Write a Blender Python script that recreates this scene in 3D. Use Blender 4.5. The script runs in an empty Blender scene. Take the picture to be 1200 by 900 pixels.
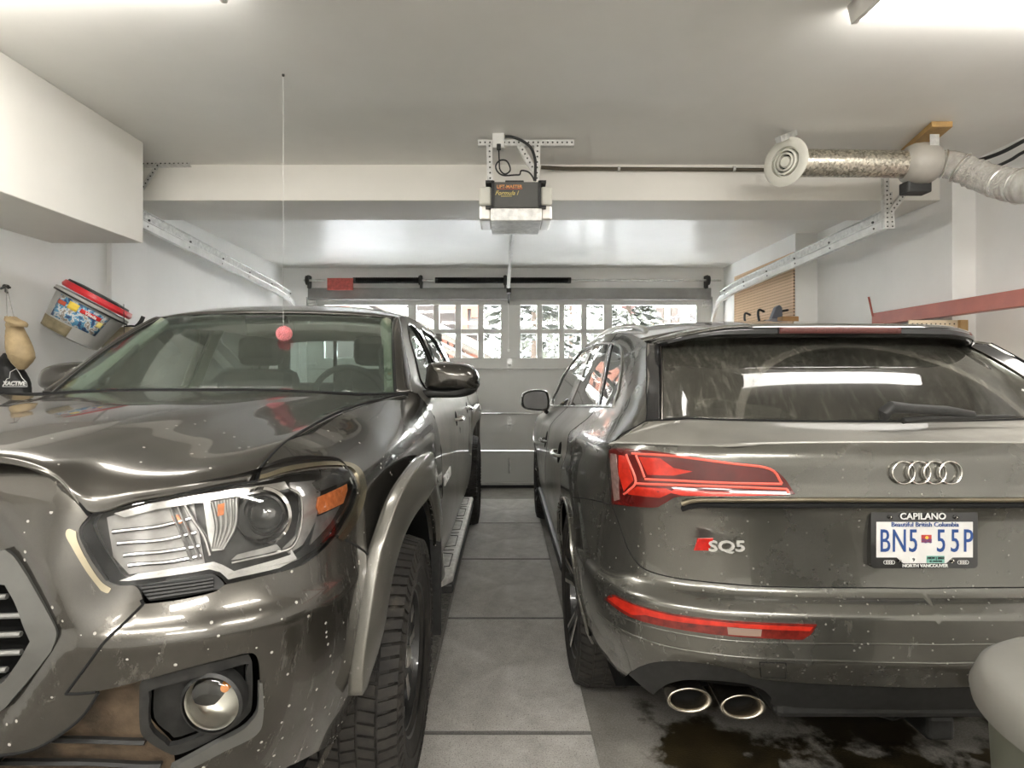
import bpy, math, random
import numpy as np
from mathutils import Vector, Matrix, geometry
random.seed(7)
C = bpy.context.scene.collection
SC = bpy.context.scene
# ------------------------------------------------------------ camera, world, exposure
FPX, CX, CY, EYE = 675.0, 592.0, 438.0, 1.34          # focal length in pixels, vanishing point, eye height
cam = bpy.data.cameras.new('camera'); camo = bpy.data.objects.new('camera', cam); C.objects.link(camo)
camo.location = (0, 0, EYE); camo.rotation_euler = (math.pi/2, 0, 0)
cam.sensor_width = 36; cam.lens = FPX/1200*36; cam.clip_start = .02
cam.shift_x = (600-CX)/1200; cam.shift_y = (CY-450)/1200
SC.camera = camo
SC.cycles.max_bounces = 14; SC.cycles.diffuse_bounces = 9; SC.cycles.transparent_max_bounces = 16
SC.view_settings.view_transform = 'Standard'; SC.view_settings.look = 'None'
SC.view_settings.exposure = 1.95; SC.view_settings.gamma = 1; SC.view_settings.use_curve_mapping = False
wd = bpy.data.worlds.new('world'); SC.world = wd; wd.use_nodes = True
wd.node_tree.nodes['Background'].inputs[0].default_value = (1, .985, .96, 1)
wd.node_tree.nodes['Background'].inputs[1].default_value = 8.0
TUBE_POWER, FILL_POWER_BACK = 6.0, 13.0       # emission of the fluorescent diffusers in view / of those added behind the camera
PI = math.pi

# ------------------------------------------------------------ materials
def nt(name):
    m = bpy.data.materials.new(name); m.use_nodes = True
    return m, m.node_tree.nodes, m.node_tree.links, m.node_tree.nodes['Principled BSDF']
def setp(b, **k):
    names = dict(rough='Roughness', metal='Metallic', coat='Coat Weight', coatr='Coat Roughness', spec='Specular IOR Level',
                 trans='Transmission Weight', ior='IOR', alpha='Alpha')
    for a, v in k.items(): b.inputs[names[a]].default_value = v
def rgb(c): return (c[0], c[1], c[2], 1)
def noise(n, l, scale, detail=4, rough=.6, coord='Object', stretch=None):
    t = n.new('ShaderNodeTexCoord'); x = n.new('ShaderNodeTexNoise')
    x.inputs['Scale'].default_value = scale; x.inputs['Detail'].default_value = detail; x.inputs['Roughness'].default_value = rough
    if stretch:
        mp = n.new('ShaderNodeMapping'); mp.inputs['Scale'].default_value = stretch
        l.new(t.outputs[coord], mp.inputs[0]); l.new(mp.outputs[0], x.inputs['Vector'])
    else: l.new(t.outputs[coord], x.inputs['Vector'])
    return x.outputs['Fac']
def ramp(n, l, src, stops):
    r = n.new('ShaderNodeValToRGB'); e = r.color_ramp.elements
    while len(e) > 1: e.remove(e[-1])
    e[0].position = stops[0][0]; e[0].color = rgb(stops[0][1])
    for p, c in stops[1:]:
        k = e.new(p); k.color = rgb(c)
    l.new(src, r.inputs[0]); return r.outputs[0]
def mixc(n, l, fac, a, b, mode='MIX'):
    m = n.new('ShaderNodeMix'); m.data_type = 'RGBA'; m.blend_type = mode
    for s, v in ((m.inputs['Factor'], fac), (m.inputs['A'], a), (m.inputs['B'], b)):
        if isinstance(v, (int, float)): s.default_value = v
        elif isinstance(v, tuple): s.default_value = rgb(v)
        else: l.new(v, s)
    return m.outputs['Result']
def math_(n, l, op, a, b=None, c=None):
    m = n.new('ShaderNodeMath'); m.operation = op
    for i, v in enumerate((a, b, c)):
        if v is None: continue
        if isinstance(v, (int, float)): m.inputs[i].default_value = v
        else: l.new(v, m.inputs[i])
    return m.outputs[0]
def bump(n, l, b, h, strength=.2, dist=.01):
    x = n.new('ShaderNodeBump'); x.inputs['Strength'].default_value = strength; x.inputs['Distance'].default_value = dist
    l.new(h, x.inputs['Height']); l.new(x.outputs[0], b.inputs['Normal'])
def simple(name, col, rough=.5, metal=0, var=.12, scale=8, bmp=0, **k):
    m, n, l, b = nt(name)
    f = noise(n, l, scale)
    d = tuple(c*(1-var) for c in col); u = tuple(min(1, c*(1+var)) for c in col)
    l.new(ramp(n, l, f, [(.3, d), (.7, u)]), b.inputs['Base Color'])
    setp(b, rough=rough, metal=metal, **k)
    if bmp: bump(n, l, b, noise(n, l, scale*12), bmp, .003)
    return m
def paint(name, col, salt=1.0, dust=.12):
    m, n, l, b = nt(name)
    flake = noise(n, l, 900, 1)
    base = ramp(n, l, flake, [(.35, tuple(c*.8 for c in col)), (.7, tuple(c*1.25 for c in col))])
    # road salt: fine specks, denser low on the body, and dried splash streaks
    tc = n.new('ShaderNodeTexCoord'); sp = n.new('ShaderNodeSeparateXYZ'); l.new(tc.outputs['Object'], sp.inputs[0])
    low = n.new('ShaderNodeMapRange'); l.new(sp.outputs['Z'], low.inputs[0])
    low.inputs[1].default_value = 1.25; low.inputs[2].default_value = .45; low.inputs[3].default_value = 0; low.inputs[4].default_value = 1
    vor = n.new('ShaderNodeTexVoronoi'); vor.inputs['Scale'].default_value = 55; l.new(tc.outputs['Object'], vor.inputs['Vector'])
    rnd = n.new('ShaderNodeSeparateColor'); l.new(vor.outputs['Color'], rnd.inputs[0])
    near = math_(n, l, 'LESS_THAN', vor.outputs['Distance'], .17)
    keep = math_(n, l, 'LESS_THAN', rnd.outputs[0], math_(n, l, 'MULTIPLY_ADD', low.outputs[0], .42, .06))
    speck = math_(n, l, 'MULTIPLY', math_(n, l, 'MULTIPLY', near, keep), .55*salt)
    streak = noise(n, l, 6, 8, .75, stretch=(3, 9, 1.2))
    st = ramp(n, l, streak, [(.56, (0, 0, 0)), (.72, (1, 1, 1))])
    stf = math_(n, l, 'MULTIPLY', math_(n, l, 'MULTIPLY', st, low.outputs[0]), .3*salt)
    film = ramp(n, l, noise(n, l, 2.2, 6, .65), [(.35 if dust < .3 else .0, (0, 0, 0)), (.75, (1, 1, 1))])
    filmf = math_(n, l, 'MULTIPLY', film, dust)
    grime = math_(n, l, 'MAXIMUM', math_(n, l, 'MAXIMUM', speck, stf), filmf)
    l.new(mixc(n, l, grime, base, (.42, .40, .36)), b.inputs['Base Color'])
    l.new(math_(n, l, 'MULTIPLY_ADD', grime, -.8, .8), b.inputs['Metallic'])
    l.new(math_(n, l, 'MULTIPLY_ADD', grime, .5, .24), b.inputs['Roughness'])
    l.new(math_(n, l, 'MULTIPLY_ADD', grime, -1.0, 1.0), b.inputs['Coat Weight'])
    setp(b, coatr=.04)
    return m
def glass(name, tint, refl=1.0, rough=.01, dirt=None):
    m = bpy.data.materials.new(name); m.use_nodes = True
    n, l = m.node_tree.nodes, m.node_tree.links; n.clear()
    o = n.new('ShaderNodeOutputMaterial'); tr = n.new('ShaderNodeBsdfTransparent'); tr.inputs[0].default_value = rgb(tint)
    g = n.new('ShaderNodeBsdfGlossy'); g.inputs['Roughness'].default_value = rough
    fr = n.new('ShaderNodeFresnel'); fr.inputs[0].default_value = 1.55
    mx = n.new('ShaderNodeMixShader'); l.new(math_(n, l, 'MULTIPLY', fr.outputs[0], refl), mx.inputs[0])
    l.new(tr.outputs[0], mx.inputs[1]); l.new(g.outputs[0], mx.inputs[2])
    out = mx.outputs[0]
    if dirt:
        df = n.new('ShaderNodeBsdfDiffuse'); df.inputs[0].default_value = rgb(dirt[0])
        m2 = n.new('ShaderNodeMixShader'); l.new(dirt[1](n, l), m2.inputs[0])
        l.new(out, m2.inputs[1]); l.new(df.outputs[0], m2.inputs[2]); out = m2.outputs[0]
    l.new(out, o.inputs[0]); return m
def emit(name, col, s):
    m, n, l, b = nt(name); b.inputs['Base Color'].default_value = rgb(col)
    b.inputs['Emission Color'].default_value = rgb(col); b.inputs['Emission Strength'].default_value = s
    return m

# ------------------------------------------------------------ objects, labels
def wloc(o):
    v = Vector((0, 0, 0))
    while o is not None: v = v + o.location; o = o.parent
    return v
def tag(o, label=None, cat=None, group=None, kind=None):
    if label: o['label'] = label
    if cat: o['category'] = cat
    if group: o['group'] = group
    if kind: o['kind'] = kind
    return o
def thing(name, loc, label, cat, group=None):
    o = bpy.data.objects.new(name, None); C.objects.link(o); o.location = loc; o.empty_display_size = .1
    return tag(o, label, cat, group)
def cr(pts, n=6, closed=False):
    """Catmull-Rom through pts"""
    P = [np.array(p, float) for p in pts]; m = len(P)
    if m < 3 and not closed: 
        return [P[0]+(P[1]-P[0])*i/n for i in range(n+1)]
    out = []; rng = m if closed else m-1
    for i in range(rng):
        if closed: a, b, c, d = P[(i-1) % m], P[i], P[(i+1) % m], P[(i+2) % m]
        else:
            b, c = P[i], P[i+1]; a = P[i-1] if i else 2*b-c; d = P[i+2] if i+2 < m else 2*c-b
        for k in range(n):
            t = k/n
            out.append(.5*((2*b)+(-a+c)*t+(2*a-5*b+4*c-d)*t*t+(-a+3*b-3*c+d)*t**3))
    if not closed: out.append(P[-1])
    return out
class MB:
    """collects shapes (world coordinates) into one mesh"""
    def __init__(s): s.v = []; s.f = []; s.n = None; s.sm = []
    def add(s, vs, fs, smooth=True):
        k = len(s.v); s.v += [tuple(map(float, v)) for v in vs]; s.f += [tuple(i+k for i in f) for f in fs]; s.sm += [smooth]*len(fs)
        return s
    def box(s, lo, hi, M=None):
        x0, y0, z0 = lo; x1, y1, z1 = hi
        vs = [(x0,y0,z0),(x1,y0,z0),(x1,y1,z0),(x0,y1,z0),(x0,y0,z1),(x1,y0,z1),(x1,y1,z1),(x0,y1,z1)]
        if M is not None: vs = [tuple(M @ Vector(v)) for v in vs]
        return s.add(vs, [(0,3,2,1),(4,5,6,7),(0,1,5,4),(1,2,6,5),(2,3,7,6),(3,0,4,7)], False)
    def bar(s, a, b, w, h, up=(0, 0, 1)):
        a = Vector(a); b = Vector(b); d = (b-a).normalized(); x = d.cross(Vector(up)).normalized(); y = x.cross(d)
        vs = []
        for p in (a, b):
            for sx, sy in ((-1,-1),(1,-1),(1,1),(-1,1)): vs.append(tuple(p+x*sx*w/2+y*sy*h/2))
        return s.add(vs, [(0,1,2,3),(7,6,5,4),(0,4,5,1),(1,5,6,2),(2,6,7,3),(3,7,4,0)], False)
    def tube(s, pts, r, n=8, closed=False, cap=True, flat=1.0, up=None):
        P = [Vector(p) for p in pts]; m = len(P); vs = []; prev = None
        for i, p in enumerate(P):
            if closed: t = (P[(i+1) % m]-P[i-1])
            else: t = (P[min(i+1, m-1)]-P[max(i-1, 0)])
            if t.length < 1e-9: t = Vector((0, 0, 1))
            t.normalize()
            if up is not None: x = t.cross(Vector(up))
            elif prev is None: x = t.cross(Vector((0, 0, 1))) if abs(t.z) < .9 else t.cross(Vector((1, 0, 0)))
            else: x = prev-t*prev.dot(t)
            if x.length < 1e-6: x = t.orthogonal()
            x.normalize(); prev = x; y = t.cross(x); rr = r[i] if isinstance(r, (list, tuple)) else r
            for k in range(n):
                a = 2*PI*k/n; vs.append(tuple(p+x*math.cos(a)*rr+y*math.sin(a)*rr*flat))
        fs = []; 
        for i in range(m if closed else m-1):
            for k in range(n):
                a = i*n+k; b = i*n+(k+1) % n; c = ((i+1) % m)*n
                fs.append((a, b, c+(k+1) % n, c+k))
        if cap and not closed: fs += [tuple(range(n-1, -1, -1)), tuple((m-1)*n+k for k in range(n))]
        return s.add(vs, fs)
    def cyl(s, a, b, r, n=16, r2=None):
        return s.tube([a, b], [r, r if r2 is None else r2], n)
    def lathe(s, prof, o, axis=(0, 0, 1), n=32, closed=False, xdir=None, cap=False):
        """prof: (radius, height) pairs around axis from o"""
        ax = Vector(axis).normalized(); x = Vector(xdir).normalized() if xdir else ax.orthogonal().normalized(); y = ax.cross(x); o = Vector(o); vs = []
        for r, h in prof:
            for k in range(n):
                a = 2*PI*k/n; vs.append(tuple(o+ax*h+(x*math.cos(a)+y*math.sin(a))*r))
        m = len(prof); fs = []
        for i in range(m if closed else m-1):
            for k in range(n):
                j = (i+1) % m
                fs.append((i*n+k, i*n+(k+1) % n, j*n+(k+1) % n, j*n+k))
        if cap and not closed:
            if prof[0][0] > 1e-4: fs.append(tuple(range(n-1, -1, -1)))
            if prof[-1][0] > 1e-4: fs.append(tuple((m-1)*n+k for k in range(n)))
        return s.add(vs, fs)
    def prism(s, poly, axis, a, b):
        """poly: 2-D outline in the two other axes, extruded along axis 0/1/2 from a to b"""
        def mk(p, t):
            q = list(p); q.insert(axis, t); return tuple(q)
        m = len(poly); vs = [mk(p, a) for p in poly]+[mk(p, b) for p in poly]
        tri = geometry.tessellate_polygon([[Vector((p[0], p[1], 0)) for p in poly]])
        fs = [tuple(t) for t in tri]+[tuple(m+i for i in reversed(t)) for t in tri]+[(i, (i+1) % m, m+(i+1) % m, m+i) for i in range(m)]
        return s.add(vs, fs, False)
    def grid(s, rows):
        m = len(rows[0]); vs = [p for r in rows for p in r]
        return s.add(vs, [(i*m+j, i*m+j+1, (i+1)*m+j+1, (i+1)*m+j) for i in range(len(rows)-1) for j in range(m-1)])
    def build(s, name, mat, parent=None, bevel=0, solid=0, subsurf=0, sharp=40, normals=None, recalc=True):
        me = bpy.data.meshes.new(name)
        vs = s.v
        if parent is not None:
            w = wloc(parent); org = Vector((0, 0, 0)); vs = [(x-w.x, y-w.y, z-w.z) for x, y, z in vs]
        else:
            a = np.array(vs); org = Vector(((a[:, 0].min()+a[:, 0].max())/2, (a[:, 1].min()+a[:, 1].max())/2, a[:, 2].min()))
            vs = [(x-org.x, y-org.y, z-org.z) for x, y, z in vs]
        me.from_pydata(vs, [], s.f); me.update()
        me.polygons.foreach_set('use_smooth', s.sm)
        import bmesh
        if recalc:
            bm = bmesh.new(); bm.from_mesh(me); bmesh.ops.recalc_face_normals(bm, faces=bm.faces)
            lim = math.radians(sharp)
            for e in bm.edges:
                if len(e.link_faces) == 2 and e.calc_face_angle(0) > lim: e.smooth = False
            bm.to_mesh(me); bm.free()
        if normals is not None:
            me.polygons.foreach_set('use_smooth', [True]*len(me.polygons))
            me.normals_split_custom_set_from_vertices([tuple(q) for q in normals])
        o = bpy.data.objects.new(name, me); C.objects.link(o)
        if parent is not None: o.parent = parent
        else: o.location = org
        for mm in (mat if isinstance(mat, (list, tuple)) else [mat]): me.materials.append(mm)
        if solid:
            q = o.modifiers.new('thickness', 'SOLIDIFY'); q.thickness = solid; q.offset = -1
        if bevel:
            q = o.modifiers.new('bevel', 'BEVEL'); q.width = bevel; q.segments = 2; q.limit_method = 'ANGLE'; q.angle_limit = math.radians(40)
        if subsurf:
            q = o.modifiers.new('sub', 'SUBSURF'); q.levels = subsurf; q.render_levels = subsurf
        return o
def split_build(mb, name, mat, parent, **k):
    """one object per connected piece"""
    par = list(range(len(mb.v)))
    def find(i):
        while par[i] != i: par[i] = par[par[i]]; i = par[i]
        return i
    for f in mb.f:
        a = find(f[0])
        for j in f[1:]: par[find(j)] = a
    groups = {}
    for f, sm in zip(mb.f, mb.sm): groups.setdefault(find(f[0]), []).append((f, sm))
    out = []
    for g in groups.values():
        idx = {}; m2 = MB()
        for f, sm in g:
            for i in f:
                if i not in idx: idx[i] = len(m2.v); m2.v.append(mb.v[i])
            m2.f.append(tuple(idx[i] for i in f)); m2.sm.append(sm)
        out.append(m2.build(name, mat, parent, **k))
    return out
def W(px, py, Y): return Vector(((px-CX)*Y/FPX, Y, EYE-(py-CY)*Y/FPX))
def text(name, s, mat, parent, loc, size, right=(1, 0, 0), up=(0, 0, 1), extrude=.001, xs=1.0, align='CENTER', bold=0.0, shear=0, label=None):
    cu = bpy.data.curves.new(name, 'FONT'); cu.body = s; cu.size = size; cu.extrude = extrude; cu.align_x = align; cu.align_y = 'CENTER'
    cu.offset = bold; cu.shear = shear; cu.resolution_u = 3
    tmp = bpy.data.objects.new('tmp', cu); C.objects.link(tmp)
    dg = bpy.context.evaluated_depsgraph_get(); me = bpy.data.meshes.new_from_object(tmp.evaluated_get(dg))
    bpy.data.objects.remove(tmp)
    r = Vector(right).normalized(); u = Vector(up).normalized(); nn = r.cross(u); w = wloc(parent) if parent else Vector()
    for v in me.vertices:
        p = Vector(loc)+r*v.co.x*xs+u*v.co.y+nn*v.co.z; v.co = p-w
    me.materials.clear(); me.materials.append(mat); me.name = name
    o = bpy.data.objects.new(name, me); C.objects.link(o); o.parent = parent
    if label: o['label'] = label
    return o
def copy_tree(o, parent=None):
    c = o.copy(); C.objects.link(c); c.parent = parent
    for ch in [x for x in o.children]: copy_tree(ch, c)
    return c

# ------------------------------------------------------------ body surface of a car: plan outline x height profile
def pchip(x, y):
    x = np.array(x, float); y = np.array(y, float); h = np.diff(x); d = np.diff(y)/h; m = np.zeros(len(x))
    for i in range(1, len(x)-1):
        if d[i-1]*d[i] > 0:
            w1 = 2*h[i]+h[i-1]; w2 = h[i]+2*h[i-1]; m[i] = (w1+w2)/(w1/d[i-1]+w2/d[i])
    m[0] = d[0]; m[-1] = d[-1]
    def f(t):
        t = min(max(t, x[0]), x[-1]); i = min(int(np.searchsorted(x, t, 'right'))-1, len(x)-2); i = max(i, 0)
        s = (t-x[i])/h[i]
        return (y[i]*(1+2*s)*(1-s)**2+m[i]*h[i]*s*(1-s)**2+y[i+1]*s*s*(3-2*s)+m[i+1]*h[i]*s*s*(s-1))
    return f
class Ring:
    def __init__(s, plan, zk, stations, origin, side, zshift=None):
        """plan: (a, v) half outline; side: +1/-1 = which X side 'a' points to in the photo"""
        s.side = side; s.o = origin; s.zshift = zshift
        pts = np.array(cr(plan, 14)); t = pts[:, 0]+pts[:, 1]
        keep = [0]
        for i in range(1, len(t)):
            if t[i] > t[keep[-1]]+1e-5: keep.append(i)
        s.t = t[keep]; s.a = pts[keep, 0]; s.v = pts[keep, 1]
        da = np.gradient(s.a); dv = np.gradient(s.v); L = np.hypot(da, dv); na, nv = dv/L, -da/L
        k = np.ones(9)/9
        nap = np.convolve(np.pad(na, 4, 'edge'), k, 'valid'); nvp = np.convolve(np.pad(nv, 4, 'edge'), k, 'valid')
        nap[0] = 0; L = np.hypot(nap, nvp); s.na = nap/L; s.nv = nvp/L
        st = sorted((s.T(**q[0]), q[1]) for q in stations)
        s.fz = [pchip(zk, q[1]) for q in st]; s.ts = np.array([q[0] for q in st]); s.z0, s.z1 = zk[0], zk[-1]
        s.NZ = 241; zz = np.linspace(s.z0, s.z1, s.NZ); s.tab = np.array([[f(z) for z in zz] for f in s.fz])
        # table in t by pchip across stations
        s.NT = 400; s.tt = np.linspace(s.t[0], s.t[-1], s.NT); s.full = np.zeros((s.NT, s.NZ))
        for j in range(s.NZ):
            f = pchip(s.ts, s.tab[:, j])
            s.full[:, j] = [f(q) for q in s.tt]
        s.cache = None
    def T(s, a=None, v=None, t=None):
        if t is not None: return t
        if a is not None:
            i = int(np.argmax(s.a >= a)); i = max(i, 1)
            w = (a-s.a[i-1])/max(1e-9, s.a[i]-s.a[i-1]); return s.t[i-1]+w*(s.t[i]-s.t[i-1])
        return float(np.interp(v, s.v, s.t))
    def d(s, t, z):
        if s.zshift: z = z+s.zshift(float(np.interp(t, s.t, s.v)), z)
        x = (t-s.tt[0])/(s.tt[-1]-s.tt[0])*(s.NT-1); y = (z-s.z0)/(s.z1-s.z0)*(s.NZ-1)
        x = min(max(x, 0), s.NT-1.001); y = min(max(y, 0), s.NZ-1.001); i, j = int(x), int(y); fx, fy = x-i, y-j
        g = s.full
        return (g[i, j]*(1-fx)*(1-fy)+g[i+1, j]*fx*(1-fy)+g[i, j+1]*(1-fx)*fy+g[i+1, j+1]*fx*fy)
    def pos(s, t, z, off=0, side=None):
        side = s.side if side is None else side
        a = np.interp(t, s.t, s.a); v = np.interp(t, s.t, s.v); na = np.interp(t, s.t, s.na); nv = np.interp(t, s.t, s.nv)
        q = off-s.d(t, z)
        return np.array([s.o[0]+side*(a+na*q), s.o[1]+v+nv*q, z])
    def nrm(s, t, z, side=None, of=None):
        e = .006; side = s.side if side is None else side; g = of or (lambda a, b: 0)
        p = s.pos(t+e, z, g(t+e, z), side)-s.pos(t-e, z, g(t-e, z), side); q = s.pos(t, z+e, g(t, z+e), side)-s.pos(t, z-e, g(t, z-e), side)
        n = np.cross(p, q); n /= max(1e-9, np.linalg.norm(n))
        na = np.interp(t, s.t, s.na); nv = np.interp(t, s.t, s.nv)
        if n[0]*side*na+n[1]*nv < 0: n = -n
        return n
    def px(s, x, y, off=0):
        """photo pixel -> (t, z) on the camera-side half"""
        if s.cache is None:
            G = []
            for t in np.linspace(s.t[0], s.t[-1], 170):
                for z in np.linspace(s.z0, s.z1, 50):
                    p = s.pos(t, z); n = s.nrm(t, z)
                    vis = np.dot(n, p-np.array([0, 0, EYE])) < .02
                    if p[1] > .05: G.append((t, z, CX+p[0]*FPX/p[1], CY-(p[2]-EYE)*FPX/p[1], vis))
            s.cache = np.array([g[:4] for g in G if g[4]])
        g = s.cache; dd = (g[:, 2]-x)**2+(g[:, 3]-y)**2; i = int(np.argmin(dd)); t, z = g[i, 0], g[i, 1]
        def pr(t, z):
            p = s.pos(t, z, off); return np.array([CX+p[0]*FPX/p[1], CY-(p[2]-EYE)*FPX/p[1]])
        best = (dd[i]**.5, t, z); tgt = np.array([x, y])
        for _ in range(25):
            f = pr(t, z)-tgt; r = np.linalg.norm(f)
            if r < best[0]: best = (r, t, z)
            if r < .05: break
            e = 2e-3; J = np.column_stack([(pr(t+e, z)-f-tgt)/e, (pr(t, z+e)-f-tgt)/e])
            try: st = np.linalg.lstsq(J, -f, rcond=1e-3)[0]
            except Exception: break
            st = np.clip(st, -.04, .04); t += st[0]; z += st[1]
        if best[0] > 3: print('PXWARN', x, y, 'res %.1f' % best[0], 't %.2f z %.2f' % (best[1], best[2]))
        return (best[1], best[2])
def seg(ring, pts, n=6):
    """list of ('px' tuples of pixels) or (t,z) -> smooth (t,z) path.  a 3-tuple (x, y, 'p') is a pixel"""
    q = [ring.px(p[0], p[1]) if len(p) == 3 else p for p in pts]
    return [tuple(x) for x in cr(q, n)] if len(q) > 2 else [q[0], q[1]]
def P_(*xy): return [(xy[i], xy[i+1], 'p') for i in range(0, len(xy), 2)]
def outline(*segs):
    o = []
    for s_ in segs:
        for p in s_:
            if not o or (abs(o[-1][0]-p[0])+abs(o[-1][1]-p[1])) > 2e-3: o.append(tuple(p))
    if abs(o[0][0]-o[-1][0])+abs(o[0][1]-o[-1][1]) < 2e-3: o.pop()
    return o
def inside(p, poly):
    c = False; n = len(poly)
    for i in range(n):
        (x1, y1), (x2, y2) = poly[i], poly[i-1]
        if (y1 > p[1]) != (y2 > p[1]) and p[0] < (x2-x1)*(p[1]-y1)/(y2-y1)+x1: c = not c
    return c
def resample(poly, step):
    out = []
    for i in range(len(poly)):
        a = poly[i]; b = poly[(i+1) % len(poly)]; L = math.hypot(a[0]-b[0], a[1]-b[1]); k = max(1, int(L/step))
        for j in range(k): out.append((a[0]+(b[0]-a[0])*j/k, a[1]+(b[1]-a[1])*j/k))
    return out
def panel(ring, name, out, mat, parent, off=0.0, thick=.012, step=.025, both=True, holes=(), side=None, gap=0, join=True, reveal=None):
    """piece of the body shell bounded by the outline (t, z); its mirror twin is joined (join) or built as a second object"""
    polys = [resample(out, step*1.6)]+[resample(h, step) for h in holes]
    V = []; E = []
    for pl in polys:
        k = len(V); V += pl; E += [(k+i, k+(i+1) % len(pl)) for i in range(len(pl))]
    nb = len(V); ts = [p[0] for p in out]; zs = [p[1] for p in out]; B = np.array(V)
    t = min(ts)+step*.5
    while t < max(ts):
        z = min(zs)+step*.5
        while z < max(zs):
            if inside((t, z), polys[0]) and not any(inside((t, z), h) for h in polys[1:]):
                if np.min((B[:, 0]-t)**2+(B[:, 1]-z)**2) > (step*.45)**2: V.append((t, z))
            z += step
        t += step
    r = geometry.delaunay_2d_cdt([Vector(p) for p in V], E, [], 0, 1e-5)
    vc = [tuple(p) for p in r[0]]; fs = []
    for f in r[2]:
        cx = sum(vc[i][0] for i in f)/len(f); cz = sum(vc[i][1] for i in f)/len(f)
        if inside((cx, cz), polys[0]) and not any(inside((cx, cz), h) for h in polys[1:]): fs.append(tuple(f))
    cnt = {}
    for f in fs:
        for i in range(len(f)):
            a, b = f[i], f[(i+1) % len(f)]; cnt[(a, b)] = 1
    rim = [(a, b) for (a, b) in cnt if (b, a) not in cnt]
    offf = off if callable(off) else (lambda t, z: off)
    def half(sd):
        mb_v = []; mb_n = []; mb_f = []
        for (t, z) in vc:
            mb_v.append(ring.pos(t, z, offf(t, z), sd)); mb_n.append(ring.nrm(t, z, sd, off if callable(off) else None))
        flip = None
        for f in fs:
            a, b, c = (mb_v[i] for i in f[:3]); nn = np.cross(b-a, c-a)
            if flip is None or True:
                mb_f.append(tuple(f) if np.dot(nn, mb_n[f[0]]) > 0 else tuple(reversed(f)))
        if thick:
            idx = {}
            for a, b in rim:
                for q in (a, b):
                    if q not in idx:
                        k = len(mb_v); idx[q] = k; n = mb_n[q]
                        mb_v.append(mb_v[q].copy()); mb_n.append(n); mb_v.append(mb_v[q]-n*thick); mb_n.append(n)
            for a, b in rim:
                A, Bq = idx[a], idx[b]; k = len(mb_v)
                # own vertices per rim quad -> flat normals
                quad = [mb_v[A], mb_v[A+1], mb_v[Bq+1], mb_v[Bq]]; nn = np.cross(quad[1]-quad[0], quad[3]-quad[0]); L = np.linalg.norm(nn)
                if L < 1e-10: continue
                nn = nn/L; e = mb_v[b]-mb_v[a]
                # outward = away from face side; use the 2-D winding
                if sd != ring.side: nn = nn
                for q in quad: mb_v.append(q)
                mb_n += [nn]*4; mb_f.append((k, k+1, k+2, k+3))
        return mb_v, mb_n, mb_f
    sides = [side] if side is not None else ([ring.side, -ring.side] if both else [ring.side])
    objs = []
    if join:
        mb = MB(); N = []
        for sd in sides:
            v, n, f = half(sd); mb.add(v, f); N += n
        objs.append(mb.build(name, mat, parent, normals=N, recalc=False))
    else:
        for sd in sides:
            mb = MB(); v, n, f = half(sd); mb.add(v, f); objs.append(mb.build(name, mat, parent, normals=n, recalc=False))
    return objs if not join else objs[0]
def rpath(ring, pts, off=0, side=None):
    return [ring.pos(t, z, off, side) for t, z in pts]
def seam(ring, name, paths, mat, parent, r=.0022, off=-.0005, both=True):
    for p in paths:
        for sd in ([ring.side, -ring.side] if both else [ring.side]):
            MB().tube(rpath(ring, p, off, sd), r, 6).build(name, mat, parent)
def surf(rows, nu=6, nv=6):
    """bicubic patch through a net of control points, returns dense rows"""
    R = [cr(r, nu) for r in rows]; cols = [cr([r[j] for r in R], nv) for j in range(len(R[0]))]
    return [[cols[j][i] for j in range(len(cols))] for i in range(len(cols[0]))]
def mir(rows, ox):
    """half net starting on the centre line -> whole net"""
    return [[np.array((2*ox-p[0], p[1], p[2])) for p in reversed(r[1:])]+[np.array(p) for p in r] for r in rows]
def sheet(name, rows, mat, parent, ox=None, nu=6, nv=6, solid=.003, label=None):
    R = rows if ox is None else mir(rows, ox)
    o = MB().grid(surf(R, nu, nv)).build(name, mat, parent, solid=solid, sharp=60)
    return o
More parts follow.
